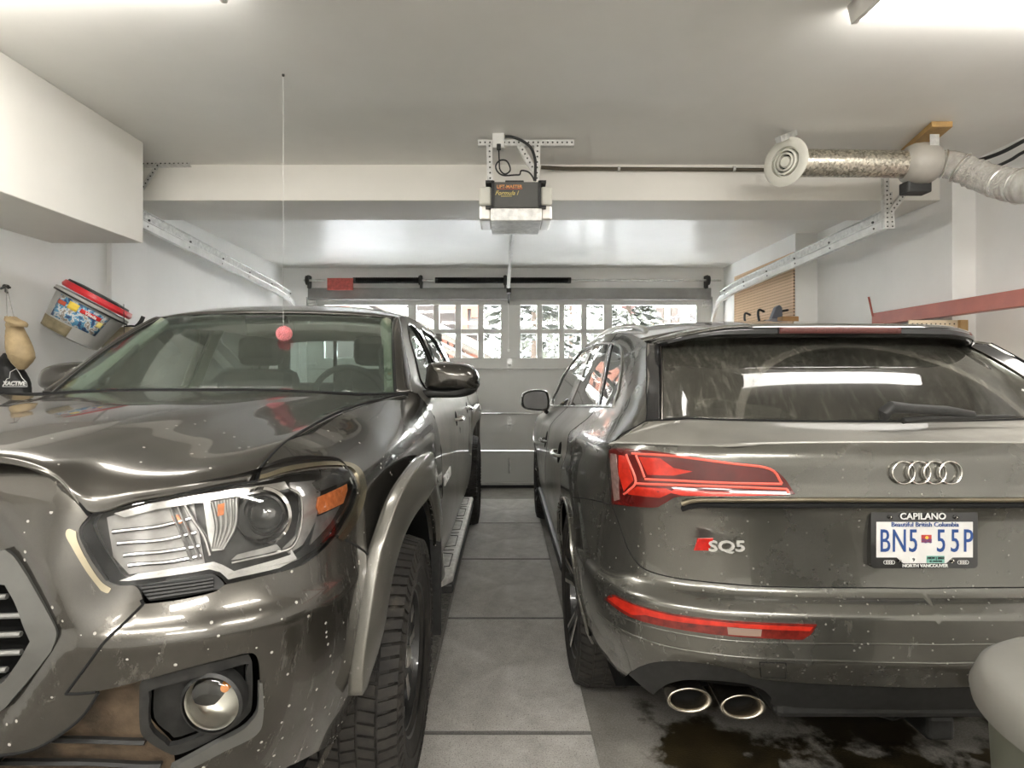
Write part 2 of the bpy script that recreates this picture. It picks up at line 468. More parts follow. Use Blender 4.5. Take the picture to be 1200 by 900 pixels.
# ------------------------------------------------------------ room
M = {}
def wallmat(name, col, rough=.55, spec=.5, bm=.04):
    m, n, l, b = nt(name); f = noise(n, l, 1.6, 5)
    l.new(ramp(n, l, f, [(.3, tuple(c*.95 for c in col)), (.7, tuple(min(1, c*1.03) for c in col))]), b.inputs['Base Color'])
    setp(b, rough=rough, spec=spec); bump(n, l, b, noise(n, l, 60, 3), bm, .002); return m
M['wall'] = wallmat('wall_paint', (.86, .86, .845))
M['ceil'] = wallmat('ceiling_paint', (.80, .79, .755), .30, .5, .02)
M['beam'] = wallmat('beam_paint', (.80, .78, .73), .5)
M['door'] = wallmat('door_paint', (.62, .62, .59), .45)
def floor_mat():
    m, n, l, b = nt('concrete_floor'); f = noise(n, l, 5, 10, .7); g = noise(n, l, 160, 3)
    base = ramp(n, l, f, [(.25, (.16, .15, .13)), (.5, (.28, .265, .24)), (.8, (.45, .43, .39))])
    base = mixc(n, l, .35, base, ramp(n, l, g, [(.3, (.07, .06, .05)), (.7, (.4, .38, .34))]))
    tc = n.new('ShaderNodeTexCoord'); sp = n.new('ShaderNodeSeparateXYZ'); l.new(tc.outputs['Object'], sp.inputs[0])
    wet = noise(n, l, 2.6, 7, .62)
    # oily meltwater below the right car
    mr = n.new('ShaderNodeMapRange'); l.new(sp.outputs['X'], mr.inputs[0]); mr.inputs[1].default_value = .18; mr.inputs[2].default_value = .55
    w = math_(n, l, 'ADD', wet, math_(n, l, 'MULTIPLY_ADD', mr.outputs[0], .32, -.26))
    wf = ramp(n, l, w, [(.50, (0, 0, 0)), (.56, (1, 1, 1))])
    l.new(mixc(n, l, wf, base, ramp(n, l, f, [(.3, (.012, .010, .007)), (.75, (.06, .045, .02))])), b.inputs['Base Color'])
    l.new(math_(n, l, 'MULTIPLY_ADD', wf, -.5, .8), b.inputs['Roughness']); bump(n, l, b, g, .25, .004)
    return m
M['floor'] = floor_mat()
def structure(mb, name, mat, **k): return tag(mb.build(name, mat, **k), kind='structure')
XL, XR, YD = -2.60, 2.76, 6.75
ZC, ZB, ZR = 2.665, 2.438, 2.58       # main ceiling, beam underside, ceiling by the door
YB0, YB1 = 3.65, 4.12
YBK = -3.0
structure(MB().box((-3.2, YBK, -.1), (3.4, 7.0, 0)), 'floor', M['floor'])
structure(MB().box((XL-.15, YBK, 0), (XL, YD+.12, 2.9)).box((XL, 3.76, 0), (XL+.03, 4.13, ZB)), 'wall_left', M['wall'])
mbw = MB().box((2.90, YBK, 0), (3.1, 3.55, 2.9)).box((2.755, 3.55, 0), (3.1, 5.08, 2.9)).box((2.56, 5.08, 0), (3.1, YD+.12, 2.9))
structure(mbw, 'wall_right', M['wall'])
structure(MB().box((XL-.15, YBK-.15, 0), (3.1, YBK, 2.9)), 'wall_back', M['wall'])
structure(MB().box((XL, YBK, ZC), (2.95, YB0, ZC+.1)), 'ceiling', M['ceil'])
structure(MB().box((XL, YB1, ZR), (2.95, YD+.12, ZR+.1)), 'ceiling', M['ceil'])
structure(MB().box((XL, YB0, ZB), (2.9, YB1, ZC+.1)), 'trim_1', M['beam'], bevel=.004)          # dropped beam across the garage
structure(MB().box((XL, -1.2, 2.088), (-2.073, 3.30, ZC)), 'trim_2', M['beam'], bevel=.004)      # boxed-in duct along the left wall
DX0, DX1 = -2.33, 2.43      # door opening
structure(MB().box((XL, YD, 0), (DX0, YD+.12, ZR)), 'wall_front', M['wall']); structure(MB().box((DX1, YD, 0), (2.6, YD+.12, ZR)), 'wall_front', M['wall']); structure(MB().box((DX0, YD, 2.24), (DX1, YD+.12, ZR)), 'wall_front', M['wall'])

# sectional door, with glazed top section
Yd = YD+.03; S = Yd/FPX
def dx(px): return (px-CX)*S
def dz(py): return EYE-(py-CY)*S
door = thing('door_1', (.05, Yd, 0), None, None); tag(door, kind='structure')
M['doorbar'] = simple('dark_door_rail', (.27, .27, .26), .5)
for i, (z0, z1) in enumerate(((.02, .43), (.437, .87), (.877, 1.396))):
    MB().box((DX0, Yd, z0), (DX1, Yd+.045, z1)).build('door_panel', M['door'], door, bevel=.006)
# top section: rails and muntins around the panes
cols = [(380, 478), (488, 508), (514.5, 533.5), (540.5, 560), (567, 586.6), (610, 629), (635.7, 655), (661.5, 681), (688, 707.5), (717.6, 816)]
rz = [(dz(419.5), dz(391)), (dz(385.5), dz(357.5))]
mb = MB(); z0, z1 = 1.403, 2.235
mb.box((DX0, Yd, z0), (DX1, Yd+.045, rz[0][0])); mb.box((DX0, Yd, rz[1][1]), (DX1, Yd+.045, z1))
xs = [DX0]+[v for c in cols for v in (dx(c[0]), dx(c[1]))]+[DX1]
for i in range(0, len(xs), 2): mb.box((xs[i], Yd, rz[0][0]), (xs[i+1], Yd+.045, rz[1][1]))
for c in cols[1:-1]: mb.box((dx(c[0]), Yd+.004, rz[0][1]), (dx(c[1]), Yd+.04, rz[1][0]))
mb.build('door_panel', M['door'], door, bevel=.004)
M['pane'] = glass('window_glass', (.97, .98, .98), .5)
for i, c in enumerate(cols):
    for (a, b) in ([rz[0], rz[1]] if 0 < i < 9 else [(rz[0][0], rz[1][1])]):
        MB().box((dx(c[0])-.004, Yd+.018, a-.004), (dx(c[1])+.004, Yd+.024, b+.004)).build('pane', M['pane'], door)
# edges between the sections, weather strip, rail above
mb = MB()
for z in (1.40, .873): mb.box((DX0, Yd-.022, z-.012), (DX1, Yd, z+.004))
split_build(mb, 'section_edge', simple('pale_metal_strip', (.45, .45, .43), .5, .2), door)
MB().box((DX0, Yd-.03, .0), (DX1, Yd+.05, .035)).build('weather_seal', simple('black_rubber_seal', (.02, .02, .02), .6), door)
MB().box((DX0, Yd-.03, .036), (DX1, Yd, .06)).build('bottom_rail', simple('pale_metal_strip2', (.5, .5, .48), .35, .6), door)
mb = MB().box((DX0+.03, Yd-.07, 2.225), (DX1-.03, Yd-.005, 2.34)); mb.box((DX0+.03, Yd-.075, 2.205), (DX1-.03, Yd-.005, 2.225))
mb.build('top_strut', M['doorbar'], door, bevel=.003)
M['galv'] = simple('galvanised_steel', (.66, .66, .64), .4, .55, .2, 30)
M['steel'] = simple('white_painted_steel', (.78, .78, .76), .35, .35)
M['darkmetal'] = simple('dark_metal', (.09, .09, .085), .45, .7)
for z in (.78, 1.48):
    mb = MB().box((.02, Yd-.012, z-.09), (.08, Yd, z+.02)).box((.0, Yd-.018, z-.05), (.10, Yd-.004, z-.035)); mb.cyl((.03, Yd-.018, z-.04), (.07, Yd-.018, z-.04), .012, 10)
    mb.prism([(.02, z-.09), (.05, z-.13), (.08, z-.09)], 1, Yd-.012, Yd); mb.prism([(.02, z+.02), (.05, z+.06), (.08, z+.02)], 1, Yd-.012, Yd)
    mb.build('hinge', M['galv'], door)
mb = MB().tube([(.05, Yd-.005, .34), (.05, Yd-.05, .32), (.05, Yd-.05, .2), (.05, Yd-.005, .18)], .011, 8); mb.build('handle', M['galv'], door)
for sx, x in ((-1, DX0+.07), (1, DX1-.07)):
    for z in (1.45, 2.15):
        MB().box((x-.03, Yd-.02, z-.04), (x+.03, Yd, z+.05)).cyl((x-.05, Yd-.03, z), (x+.05, Yd-.03, z), .02, 10).build('roller_bracket', M['galv'], door)

# pull rope hanging on the door
tag(MB().tube([(.035, Yd-.16, 2.15), (.04, Yd-.155, 1.95), (.038, Yd-.15, 1.62)], .006, 6).lathe([(0, -.02), (.014, -.01), (.018, .01), (0, .03)], (.038, Yd-.15, 1.61), n=10)
    .build('pull_rope', simple('white_cord', (.8, .8, .78), .6)), 'thin white release rope hanging in front of the centre of the garage door', 'rope')

# torsion bar with springs
t = thing('torsion_spring_shaft', (.05, YD-.09, 2.40), 'long steel shaft with three black coil springs above the garage door', 'door spring')
Yt = YD-.10; st = Yt/FPX; zt = EYE+(CY-328.5)*st
def tx(px): return (px-CX)*st
MB().cyl((tx(356), Yt, zt), (tx(845), Yt, zt), .012, 10).build('shaft', M['galv'], t)
M['spring'] = simple('black_spring', (.022, .022, .02), .4, .5)
for a, b in ((417, 491), (513, 591), (598, 666)):
    mb = MB(); n = 46; xa, xb = tx(a), tx(b); sag = -.012
    prof = []
    for i in range(n*2+1):
        prof.append((.037 if i % 2 else .031, (xb-xa)*i/(2*n)))
    mb.lathe(prof, (xa, Yt, zt), (1, 0, 0), 14); mb.build('coil_spring', M['spring'], t)
    mb = MB(); [mb.lathe([(.034, 0), (.034, .03)], (x, Yt, zt), (1, 0, 0), 14) for x in (xa-.03, xb)]; split_build(mb, 'spring_cone', M['darkmetal'], t)
for px in (361, 493, 592, 829):
    x = tx(px); mb = MB().lathe([(.02, -.02), (.055, -.02), (.055, -.008), (.03, 0), (.055, .008), (.055, .02), (.02, .02)], (x, Yt, zt), (1, 0, 0), 20)
    mb.box((x-.01, Yt, zt-.09), (x+.01, YD-.003, zt+.06)); mb.build('cable_drum' if px in (361, 829) else 'centre_bearing', M['darkmetal'], t)
rd = MB().box((tx(385.5), Yt-.07, EYE+(CY-341)*st), (tx(415.5), Yt-.058, EYE+(CY-327)*st))
tag(rd.build('warning_tag', simple('red_tag', (.5, .10, .08), .5, var=.3, scale=30), bevel=.002), 'small faded red warning tag hanging on the spring shaft at its left end', 'tag')
# horizontal and curved door tracks
def track(name, x, y0, z0, label):
    t = thing(name, (x, y0, z0), label, 'door track')
    sgn = -1 if x < 0 else 1
    pts = [(x, y0, z0), (x, 5.9, 2.20)]
    for k in range(1, 7):
        a = k/6*PI/2; pts.append((x, 6.22+.36*math.sin(a), 2.17-.36*(1-math.cos(a))))
    pts.append((x, 6.58, .02))
    def rail(pts, off, w, h, mb):
        P = [Vector(p) for p in pts]
        prof = [(-.5, -.5), (.5, -.5), (.5, .5), (-.5, .5)]
        vs = []; 
        for i, p in enumerate(P):
            d = (P[min(i+1, len(P)-1)]-P[max(i-1, 0)]).normalized(); nrm = Vector((1, 0, 0)).cross(d).normalized()
            if nrm.z < 0: nrm = -nrm
            if abs(d.z) > .9: nrm = Vector((0, 1, 0)) 
            c = p+nrm*off
            for a, b in prof: vs.append(tuple(c+Vector((a*w, 0, 0))+nrm*b*h))
        fs = [(i*4+k, i*4+(k+1) % 4, (i+1)*4+(k+1) % 4, (i+1)*4+k) for i in range(len(P)-1) for k in range(4)]+[(0, 1, 2, 3), ((len(P)-1)*4+3, (len(P)-1)*4+2, (len(P)-1)*4+1, (len(P)-1)*4)]
        mb.add(vs, fs, False)
    mb = MB(); rail(pts, 0, .006, .055, mb); rail(pts, .027, .03, .005, mb); rail(pts, -.027, .03, .005, mb)
    mb.build('roller_channel', M['steel'], t)
    mb = MB(); rail(pts[:3], .06, .004, .05, mb); rail(pts[:3], .085, .034, .004, mb); mb.build('stiffening_angle', M['galv'], t)
    mb = MB()
    for k in range(6):
        y = y0+.12+k*.5; z = z0+(2.20-z0)*(y-y0)/(5.9-y0); mb.cyl((x-.012*sgn-.004, y, z+.04), (x-.012*sgn+.004, y, z+.04), .008, 8); mb.cyl((x-.008, y, z), (x+.004, y, z), .006, 8)
    split_build(mb, 'bolt', M['darkmetal'], t)
    return t
track('door_track', -2.36, 3.68, 2.318, 'white steel door track under the ceiling beside the left wall')
tr = track('door_track', 2.36, 3.56, 2.27, 'white steel door track on the right, ending in front of the beam')
def perforated(mb, a, b, w=.03, face=(0, -1, 0), n=None):
    """angle iron with two flanges; dark punched holes as short plugs"""
    a = Vector(a); b = Vector(b); d = (b-a).normalized(); f = Vector(face); s_ = d.cross(f).normalized()
    mb.bar(a, b, w if abs(d.dot(Vector((0,0,1)))) < .9 else w, .003, up=f) if False else None
    vs = []
    def slab(c0, c1, wv, tv):
        v = []
        for p in (c0, c1):
            for sx, sy in ((-1,-1),(1,-1),(1,1),(-1,1)): v.append(tuple(p+wv*sx+tv*sy))
        mb.add(v, [(0,1,2,3),(7,6,5,4),(0,4,5,1),(1,5,6,2),(2,6,7,3),(3,7,4,0)], False)
    slab(a, b, s_*w/2, f*.0015)
    slab(a+s_*w/2-f*w/2, b+s_*w/2-f*w/2, s_*.0015, f*w/2)
def holes(mb, a, b, face=(0, -1, 0), r=.0055, pitch=.026):
    a = Vector(a); b = Vector(b); L = (b-a).length; f = Vector(face); k = int(L/pitch)
    for i in range(k):
        p = a+(b-a)*((i+.5)/k); mb.cyl(p+f*.0014, p+f*.0024, r, 8)
def hanger(label, segs, loc):
    t = thing('perforated_bracket', loc, label, 'bracket')
    for a, b in segs:
        mb = MB(); perforated(mb, a, b); p = mb.build('angle_iron', M['galv'], t)
        mh = MB(); holes(mh, a, b); mh.build('punched_holes', M['darkmetal'], p)
    return t
hanger('perforated steel bracket with a slanting strut beside the boxed duct on the left', [(W(150, 192, 3.62), W(222, 191, 3.62)), (W(186, 192, 3.615), W(150, 246, 3.615))], (-2.2, 3.62, 2.5))
hanger('perforated steel bracket holding the right door track under the beam', [(W(1039, 200, 3.56), W(1040, 268, 3.56)), (W(1072, 212, 3.555), W(1043, 250, 3.555)), (W(1043, 225, 3.57), W(1046, 268, 3.57))], (2.36, 3.56, 2.3))

# fluorescent fixtures, plus added ones behind the camera
M['lens'] = emit('fluorescent_lens', (1, .965, .91), TUBE_POWER)
M['fixture'] = simple('white_enamel', (.72, .70, .66), .4)
M['fill_lens'] = emit('added_fill_lens_rear', (1, .965, .91), FILL_POWER_BACK)
def fixture(a, b, w, label, cap=True):
    a = Vector(a); b = Vector(b); d = (b-a).normalized(); n = Vector((-d.y, d.x, 0)); z0 = ZC-.075
    t = thing('fluorescent_or_added_fill_fixture', (a+b)/2, label, 'ceiling light', 'fluorescent ceiling fixtures')
    def slab(p, q, hw, za, zb, hw2=None):
        hw2 = hw if hw2 is None else hw2
        vs = [p+n*hw2, p-n*hw2, q-n*hw2, q+n*hw2]; vs = [(v.x, v.y, zb) for v in vs]+[(v.x, v.y, za) for v in [p+n*hw, p-n*hw, q-n*hw, q+n*hw]]
        return MB().add(vs, [(0,1,2,3),(7,6,5,4),(0,4,5,1),(1,5,6,2),(2,6,7,3),(3,7,4,0)], False)
    slab(a, b, w/2-.01, ZC-.02, ZC).build('housing', M['fixture'], t)
    slab(a+d*.02, b-d*.02, w/2-.03, z0, ZC-.02, w/2).build('diffuser', M['lens'] if a.y > 0 else M['fill_lens'], t)
    slab(a, a+d*.018, w/2-.02, z0-.006, ZC, w/2+.006).build('end_cap', M['fixture'], t)
    slab(b-d*.018, b, w/2-.02, z0-.006, ZC, w/2+.006).build('end_cap', M['fixture'], t)
    return t
fixture((1.235, 1.93, 0), (2.44, 1.96, 0), .28, 'long white fluorescent ceiling fixture at the top right above the grey wagon')
fixture((-2.02, 1.785, 0), (-.93, 1.815, 0), .28, 'white fluorescent ceiling fixture at the top edge above the pickup')
fixture((-1.6, -.9, 0), (-.4, -.87, 0), .28, 'added fill light in a fluorescent casing, unseen behind the camera on the left')  # this and the next two: unseen, added to light the car fronts
fixture((-.6, -2.0, 0), (.6, -2.0, 0), .28, 'added fill light in a fluorescent casing, unseen near the back wall')
fixture((.6, -.9, 0), (1.8, -.87, 0), .28, 'added fill light in a fluorescent casing, unseen behind the camera on the right')

# rubber matting strip between the cars
def mat_mat():
    m, n, l, b = nt('grey_matting'); f = noise(n, l, 7, 9, .7); g = noise(n, l, 260, 3, .7)
    base = ramp(n, l, f, [(.3, (.38, .365, .335)), (.5, (.54, .52, .48)), (.68, (.74, .72, .68))])
    l.new(mixc(n, l, .4, base, ramp(n, l, g, [(.3, (.16, .15, .14)), (.7, (.66, .64, .6))])), b.inputs['Base Color'])
    tc = n.new('ShaderNodeTexCoord'); sp = n.new('ShaderNodeSeparateXYZ'); l.new(tc.outputs['Object'], sp.inputs[0])
    prev = b.inputs['Base Color'].links[0].from_socket
    edge = math_(n, l, 'GREATER_THAN', math_(n, l, 'ADD', math_(n, l, 'ABSOLUTE', sp.outputs['Y']), math_(n, l, 'MULTIPLY', f, .012)), .4945)
    salt = ramp(n, l, noise(n, l, 4.5, 9, .8), [(.47, (0, 0, 0)), (.68, (1, 1, 1))]); pits = ramp(n, l, noise(n, l, 170, 3, .9), [(.36, (0, 0, 0)), (.44, (1, 1, 1))])
    col = mixc(n, l, math_(n, l, 'MULTIPLY', salt, .5), prev, (.70, .69, .66)); col = mixc(n, l, pits, (.10, .09, .08), col)
    l.new(mixc(n, l, math_(n, l, 'MULTIPLY', edge, .7), col, (.03, .027, .024)), b.inputs['Base Color'])
    setp(b, rough=.85); bump(n, l, b, g, .5, .003); return m
M['matting'] = mat_mat()
yy = [1.13, 2.13, 3.13, 4.13, 5.13, 6.12]
names = ['in front of the lens at the bottom', 'beside the front wheel of the pickup', 'beside the running board front end', 'beside the running board rear end', 'nearest the garage door']
for i in range(5):
    mb = MB().box((-.31, yy[i]+.006, 0), (.32, yy[i+1]-.006, .012))
    for k in range(0): mb.box((-.31+.05+k*.21, yy[i+1]-.008, .001), (-.31+.14+k*.21, yy[i+1]+.004, .011))
    tag(mb.build('floor_mat', M['matting'], bevel=.002), 'grey rubber floor mat in the aisle, '+names[i], 'floor mat', 'floor mats between the cars')
tag(MB().box((-.60, 2.36, 0), (-.325, 4.74, .006)).build('drain_strip', simple('dotted_strip', (.2, .19, .17), .8, var=.5, scale=60)), 'narrow speckled grey strip on the floor beside the mats, under the running board', 'floor strip')
# ------------------------------------------------------------ shared car materials
M['glosspl'] = simple('gloss_black_plastic', (.012, .012, .013), .12, 0, .1, 8, coat=1.0, coatr=.05)
M['blackpl'] = simple('black_grained_plastic', (.022, .022, .021), .5, 0, .3, 40, .1)
M['inner'] = simple('dark_inner_panel', (.006, .006, .006), .9, spec=.1)
M['seamm'] = simple('shut_line', (.004, .004, .004), .9)
M['chrome'] = simple('chrome', (.80, .78, .74), .12, 1.0, .05)
M['satinm'] = simple('satin_aluminium', (.62, .60, .56), .3, 1.0, .08)
M['darkchrome'] = simple('dark_chrome', (.16, .15, .14), .2, 1.0, .1)
def tyremat():
    m, n, l, b = nt('tyre_rubber'); f = noise(n, l, 14, 8, .7)
    l.new(ramp(n, l, f, [(.35, (.014, .013, .012)), (.6, (.035, .031, .026)), (.8, (.11, .095, .075))]), b.inputs['Base Color'])
    setp(b, rough=.75); bump(n, l, b, noise(n, l, 90), .15, .003); return m
M['tyre'] = tyremat()
M['rimdark'] = simple('black_wheel_paint', (.02, .02, .02), .3, .4, .2, 20, coat=.6)
M['rimcut'] = simple('machined_wheel_face', (.80, .78, .75), .35, 1.0, .2, 25)
M['disc'] = simple('brake_disc_steel', (.28, .26, .24), .4, .9, .3, 30)
def wheel(parent, cx, cy, R, width, rim, side, spokes, knobby, name='wheel'):
    """wheel about the x axis; outer face towards side; rim = rim radius"""
    e = bpy.data.objects.new(name, None); C.objects.link(e); e.parent = parent; e.empty_display_size = .1
    cz = R; w = width/2; xo = cx+side*w
    mb = MB(); ax = (side, 0, 0); sh = R-rim
    prof = [(rim-.008, -w*.86), (rim+.01, -w*.95), (rim+sh*.45, -w*1.02), (R-.028, -w*.96), (R-.006, -w*.80), (R, -w*.4), (R, w*.4), (R-.006, w*.80), (R-.028, w*.96),
            (rim+sh*.62, w*1.02), (rim+sh*.4, w*1.02), (rim+.012, w*.96), (rim-.006, w*.88), (rim-.02, w*.8), (rim-.03, w*.3), (rim-.03, -w*.6)]
    mb.lathe(prof, (cx, cy, cz), ax, 64, closed=True, xdir=(0, 1, 0))
    ny = 72 if knobby else 64
    for row, (xa, xb) in enumerate(((-.98, -.62), (-.56, -.2), (-.15, .15), (.2, .56), (.62, 1.0)) if knobby else ((-.95, -.62), (-.56, -.22), (-.17, .17), (.22, .56), (.62, .97))):
        for k in range(ny):
            a0 = 2*PI*(k+.12+.5*(row % 2))/ny; a1 = 2*PI*(k+.86+.5*(row % 2))/ny; lift = .008 if knobby else .004; sk = .25*(1 if row % 2 else -1)*2*PI/ny
            vs = []
            for rr in (R-.02, R+lift):
                for (aa, xx, q) in ((a0, xa, 0), (a1, xa, 0), (a1, xb, sk), (a0, xb, sk)):
                    r2 = rr-(.016 if abs(xx) > .9 else 0); vs.append((cx+side*w*xx, cy+r2*math.cos(aa+q), cz+r2*math.sin(aa+q)))
            mb.add(vs, [(0,3,2,1),(4,5,6,7),(0,1,5,4),(1,2,6,5),(2,3,7,6),(3,0,4,7)], False)
            if knobby and row == 4:      # shoulder lugs running down the sidewall
                vs = []
                for (rr, xx) in ((R-.02, .9), (R-.012, 1.0), (R-.055, 1.07), (R-.06, .97)):
                    for aa in (a0, a0+(a1-a0)*(.6 if k % 2 else .9)): vs.append((cx+side*w*xx, cy+rr*math.cos(aa), cz+rr*math.sin(aa)))
                mb.add(vs, [(0,1,3,2),(2,3,5,4),(4,5,7,6),(0,2,4,6),(1,7,5,3)], False)
    for rr in (rim+sh*.35, rim+sh*.6):
        mb.lathe([(rr-.004, w*1.0), (rr, w*1.035), (rr+.004, w*1.0)], (cx, cy, cz), ax, 64)
    mb.build('tyre', M['tyre'], e, sharp=30)
    mr = MB().lathe([(rim-.004, w*.90), (rim+.004, w*.93), (rim-.004, w*.86), (rim-.022, w*.80), (rim-.03, w*.5), (rim-.045, -w*.7), (.05, -w*.7)], (cx, cy, cz), ax, 64, xdir=(0, 1, 0))
    rb = mr.build('rim', M['rimdark'], e, sharp=50)
    MB().lathe([(.02, -w*.2), (rim*.72, -w*.2), (rim*.72, -w*.08), (.02, -w*.08)], (cx, cy, cz), ax, 48).build('brake_disc', M['disc'], e)
    # spokes
    def spoke(poly, d0, d1, mat, nm, base):
        for k in range(base[0]):
            a = base[1]+2*PI*k/base[0]
            mb2 = MB(); ca, sa = math.cos(a), math.sin(a); m = len(poly)
            def pt(p, dep): return (cx+side*dep, cy+p[0]*ca-p[1]*sa, cz+p[0]*sa+p[1]*ca)
            vs = [pt(p, d0(p[0])) for p in poly]+[pt((p[0], p[1]*1.15), d1(p[0])) for p in poly]
            fs = [tuple(range(m)), tuple(range(2*m-1, m-1, -1))]+[(i, (i+1) % m, m+(i+1) % m, m+i) for i in range(m)]
            mb2.add(vs, fs, False); mb2.build(nm, mat, e, bevel=.002)
    for args in spokes: spoke(*args)
    cap = MB().lathe([(.0, w*.80), (.028, w*.80), (.034, w*.76), (.036, w*.3)], (cx, cy, cz), ax, 24)
    cap.build('centre_cap', M['rimdark'] if not knobby else M['rimcut'], e)
    nuts = MB()
    for k in range(6):
        a = 2*PI*k/6+.3; nuts.cyl((cx+side*w*.3, cy+.055*math.cos(a), cz+.055*math.sin(a)), (cx+side*w*.62, cy+.055*math.cos(a), cz+.055*math.sin(a)), .010, 6)
    nuts.build('wheel_nuts', M['satinm'], rb)
    return e

# ============================================================ the wagon on the right, seen from behind
AX, AY = 1.19, 1.58
car = thing('sports_utility_car', (AX, AY, 0), 'dusty dark grey wagon facing the garage door, red tail lamps towards the viewer', 'car')
M['wside'] = paint('lit_dusty_wagon_door_paint', (.18, .178, .160), .8, .55)  # lighter copy of the body paint: bright reflections painted in, plus road dust
M['wpaint'] = paint('dark_grey_metallic_wagon', (.155, .152, .135), .8, .14)
plan = [(0, 0), (.2, .002), (.4, .010), (.55, .028), (.67, .065), (.76, .115), (.83, .185), (.88, .285), (.908, .42), (.922, .62), (.928, .98), (.932, 1.6), (.932, 3.0), (.928, 3.7), (.90, 4.1), (.83, 4.38), (.68, 4.55), (.4, 4.65), (.1, 4.69), (0.0, 4.90)]
plan = plan[:-1]
zk =    [.28, .36, .44, .50, .545, .60, .672, .684, .725, .82, .92, .99, 1.02, 1.09, 1.13, 1.17, 1.21, 1.27, 1.35, 1.43, 1.50, 1.56, 1.62, 1.70]
rear =  [.12, .09, .05, .02, .0, .0, .0, .012, .066, .07, .062, .035, .045, .045, .062, .10, .15, .22, .30, .40, .48, .54, .60, .70]
corn =  [.15, .09, .05, .02, .005, .0, .0, .018, .035, .04, .035, .03, .03, .036, .058, .105, .145, .185, .235, .28, .32, .36, .40, .46]
quar =  [.10, .05, .03, .015, .008, .004, .0, .003, .006, .01, .016, .024, .029, .042, .07, .108, .138, .168, .205, .245, .285, .325, .37, .44]
dr =    [.07, .05, .034, .028, .022, .02, .014, .012, .008, .003, .003, .010, .014, .03, .062, .102, .128, .152, .182, .212, .242, .272, .305, .36]
fr =    [.07, .05, .03, .02, .012, .01, .006, .004, .002, .002, .006, .015, .02, .035, .06, .11, .17, .25, .33, .4, .48, .52, .55, .6]
def zsh(v, z):
    k = min(max((z-.7)/.3, 0), 1); k = k*k*(3-2*k); return .05*max(0, min(v-.3, 4.0))*k
R = Ring(plan, zk, [(dict(a=0), rear), (dict(a=.45), rear), (dict(v=.12), [.7*a+.3*b for a, b in zip(rear, corn)]), (dict(v=.25), corn), (dict(v=.60), quar), (dict(v=1.2), [(a+b)/2 for a, b in zip(quar, dr)]),
     (dict(v=1.7), dr), (dict(v=3.4), dr), (dict(v=4.1), fr), (dict(v=4.6), fr)], (AX, AY), -1, zsh)
wp = M['wpaint']
# shut lines shared by panels
tail_side = seg(R, P_(716, 591, 714, 565, 712, 540, 716, 523))
tail_low = seg(R, P_(716, 591, 722, 604, 728, 622, 736, 643, 746, 659, 760, 669, 790, 677, 850, 684, 900, 687.5)+[(R.T(a=.15), .728), (0, .726)])
pillar = seg(R, P_(716, 523, 730, 508, 745, 500, 757, 493)) 
pillar2 = seg(R, P_(757, 493, 757.5, 460, 757.5, 430, 758, 402))
bump_side = seg(R, P_(716, 591, 700, 587, 684, 584, 671, 583))
arc_c = (R.T(v=.98), .37)
def arch(c, r, a0, a1, n=14):
    return [(c[0]+r*math.cos(a0+(a1-a0)*i/n), c[1]+r*math.sin(a0+(a1-a0)*i/n)) for i in range(n+1)]
RA = .405
# the arch: angle 0 points forward (t grows forward)
aQ = math.radians(180-38)      # where the bumper seam meets the arch
archb = arch(arc_c, RA, PI+.10, aQ, 8)         # bumper part: from low rear up
btop = [p for p in reversed(tail_low)]         # centre -> side
lowb = seg(R, [(R.T(v=.60), .335)]+P_(731, 794)) 
body_low = seg(R, P_(735, 791, 750, 781, 775, 775, 812, 776, 850, 782, 875, 790, 892, 796)+[(R.T(a=.2), .462), (0, .455)])
top_s = outline(btop, bump_side[:])
bump_out = outline(btop, bump_side, [archb[-1]], list(reversed(archb)), lowb, body_low)
panel(R, 'rear_bumper', bump_out, wp, car, step=.022)
diff_out = outline([(0, .455)], list(reversed(body_low)), seg(R, P_(735, 791, 745, 800, 758, 811, 765, 815)), seg(R, P_(765, 815, 773, 808, 784, 802, 805, 798, 840, 799, 875, 803, 895, 810, 905, 819)), seg(R, P_(905, 819, 912, 829)+[(R.T(a=.2), .365), (0, .362)]))
panel(R, 'diffuser', diff_out, M['blackpl'], car, off=-.006, step=.02)
MB().box((AX-.40, AY+.10, .33), (AX+.40, AY+.5, .42)).box((AX-.72, AY+.34, .36), (AX+.72, AY+.5, .5)).build('lower_valance', M['blackpl'], car, bevel=.02)
def trim(name, pts, mat, r=.004, off=.001, flat=1, both=True):
    mb = MB()
    for sd in ((-1, 1) if both else (-1,)): mb.tube(rpath(R, seg(R, pts, 8), off, sd), r, 8, flat=flat)
    return mb.build(name, mat, car)
trim('bumper_crease', P_(712, 712, 725, 720, 745, 729, 790, 741, 850, 750, 940, 754)+[(R.T(a=.15), .598), (0, .597)], wp, .003, -.0005)
trim('bumper_crease', P_(700, 717, 712, 728, 745, 746, 790, 759, 850, 768, 920, 773)+[(R.T(a=.15), .548), (0, .546)], wp, .0035, -.0005)
sens = MB().lathe([(.012, -.001), (.013, .001)], R.pos(*R.px(787, 746), .002), R.nrm(*R.px(787, 746)), 20); sens.build('parking_sensor', M['blackpl'], car)
tow = seg(R, P_(890, 776, 921, 777), 1)+seg(R, P_(921, 777, 921, 795), 1)+seg(R, P_(921, 795, 892, 794), 1)+seg(R, P_(892, 794, 890, 776), 1)
MB().tube(rpath(R, tow, .0005, -1), .0012, 5).build('tow_cover_line', M['seamm'], car)
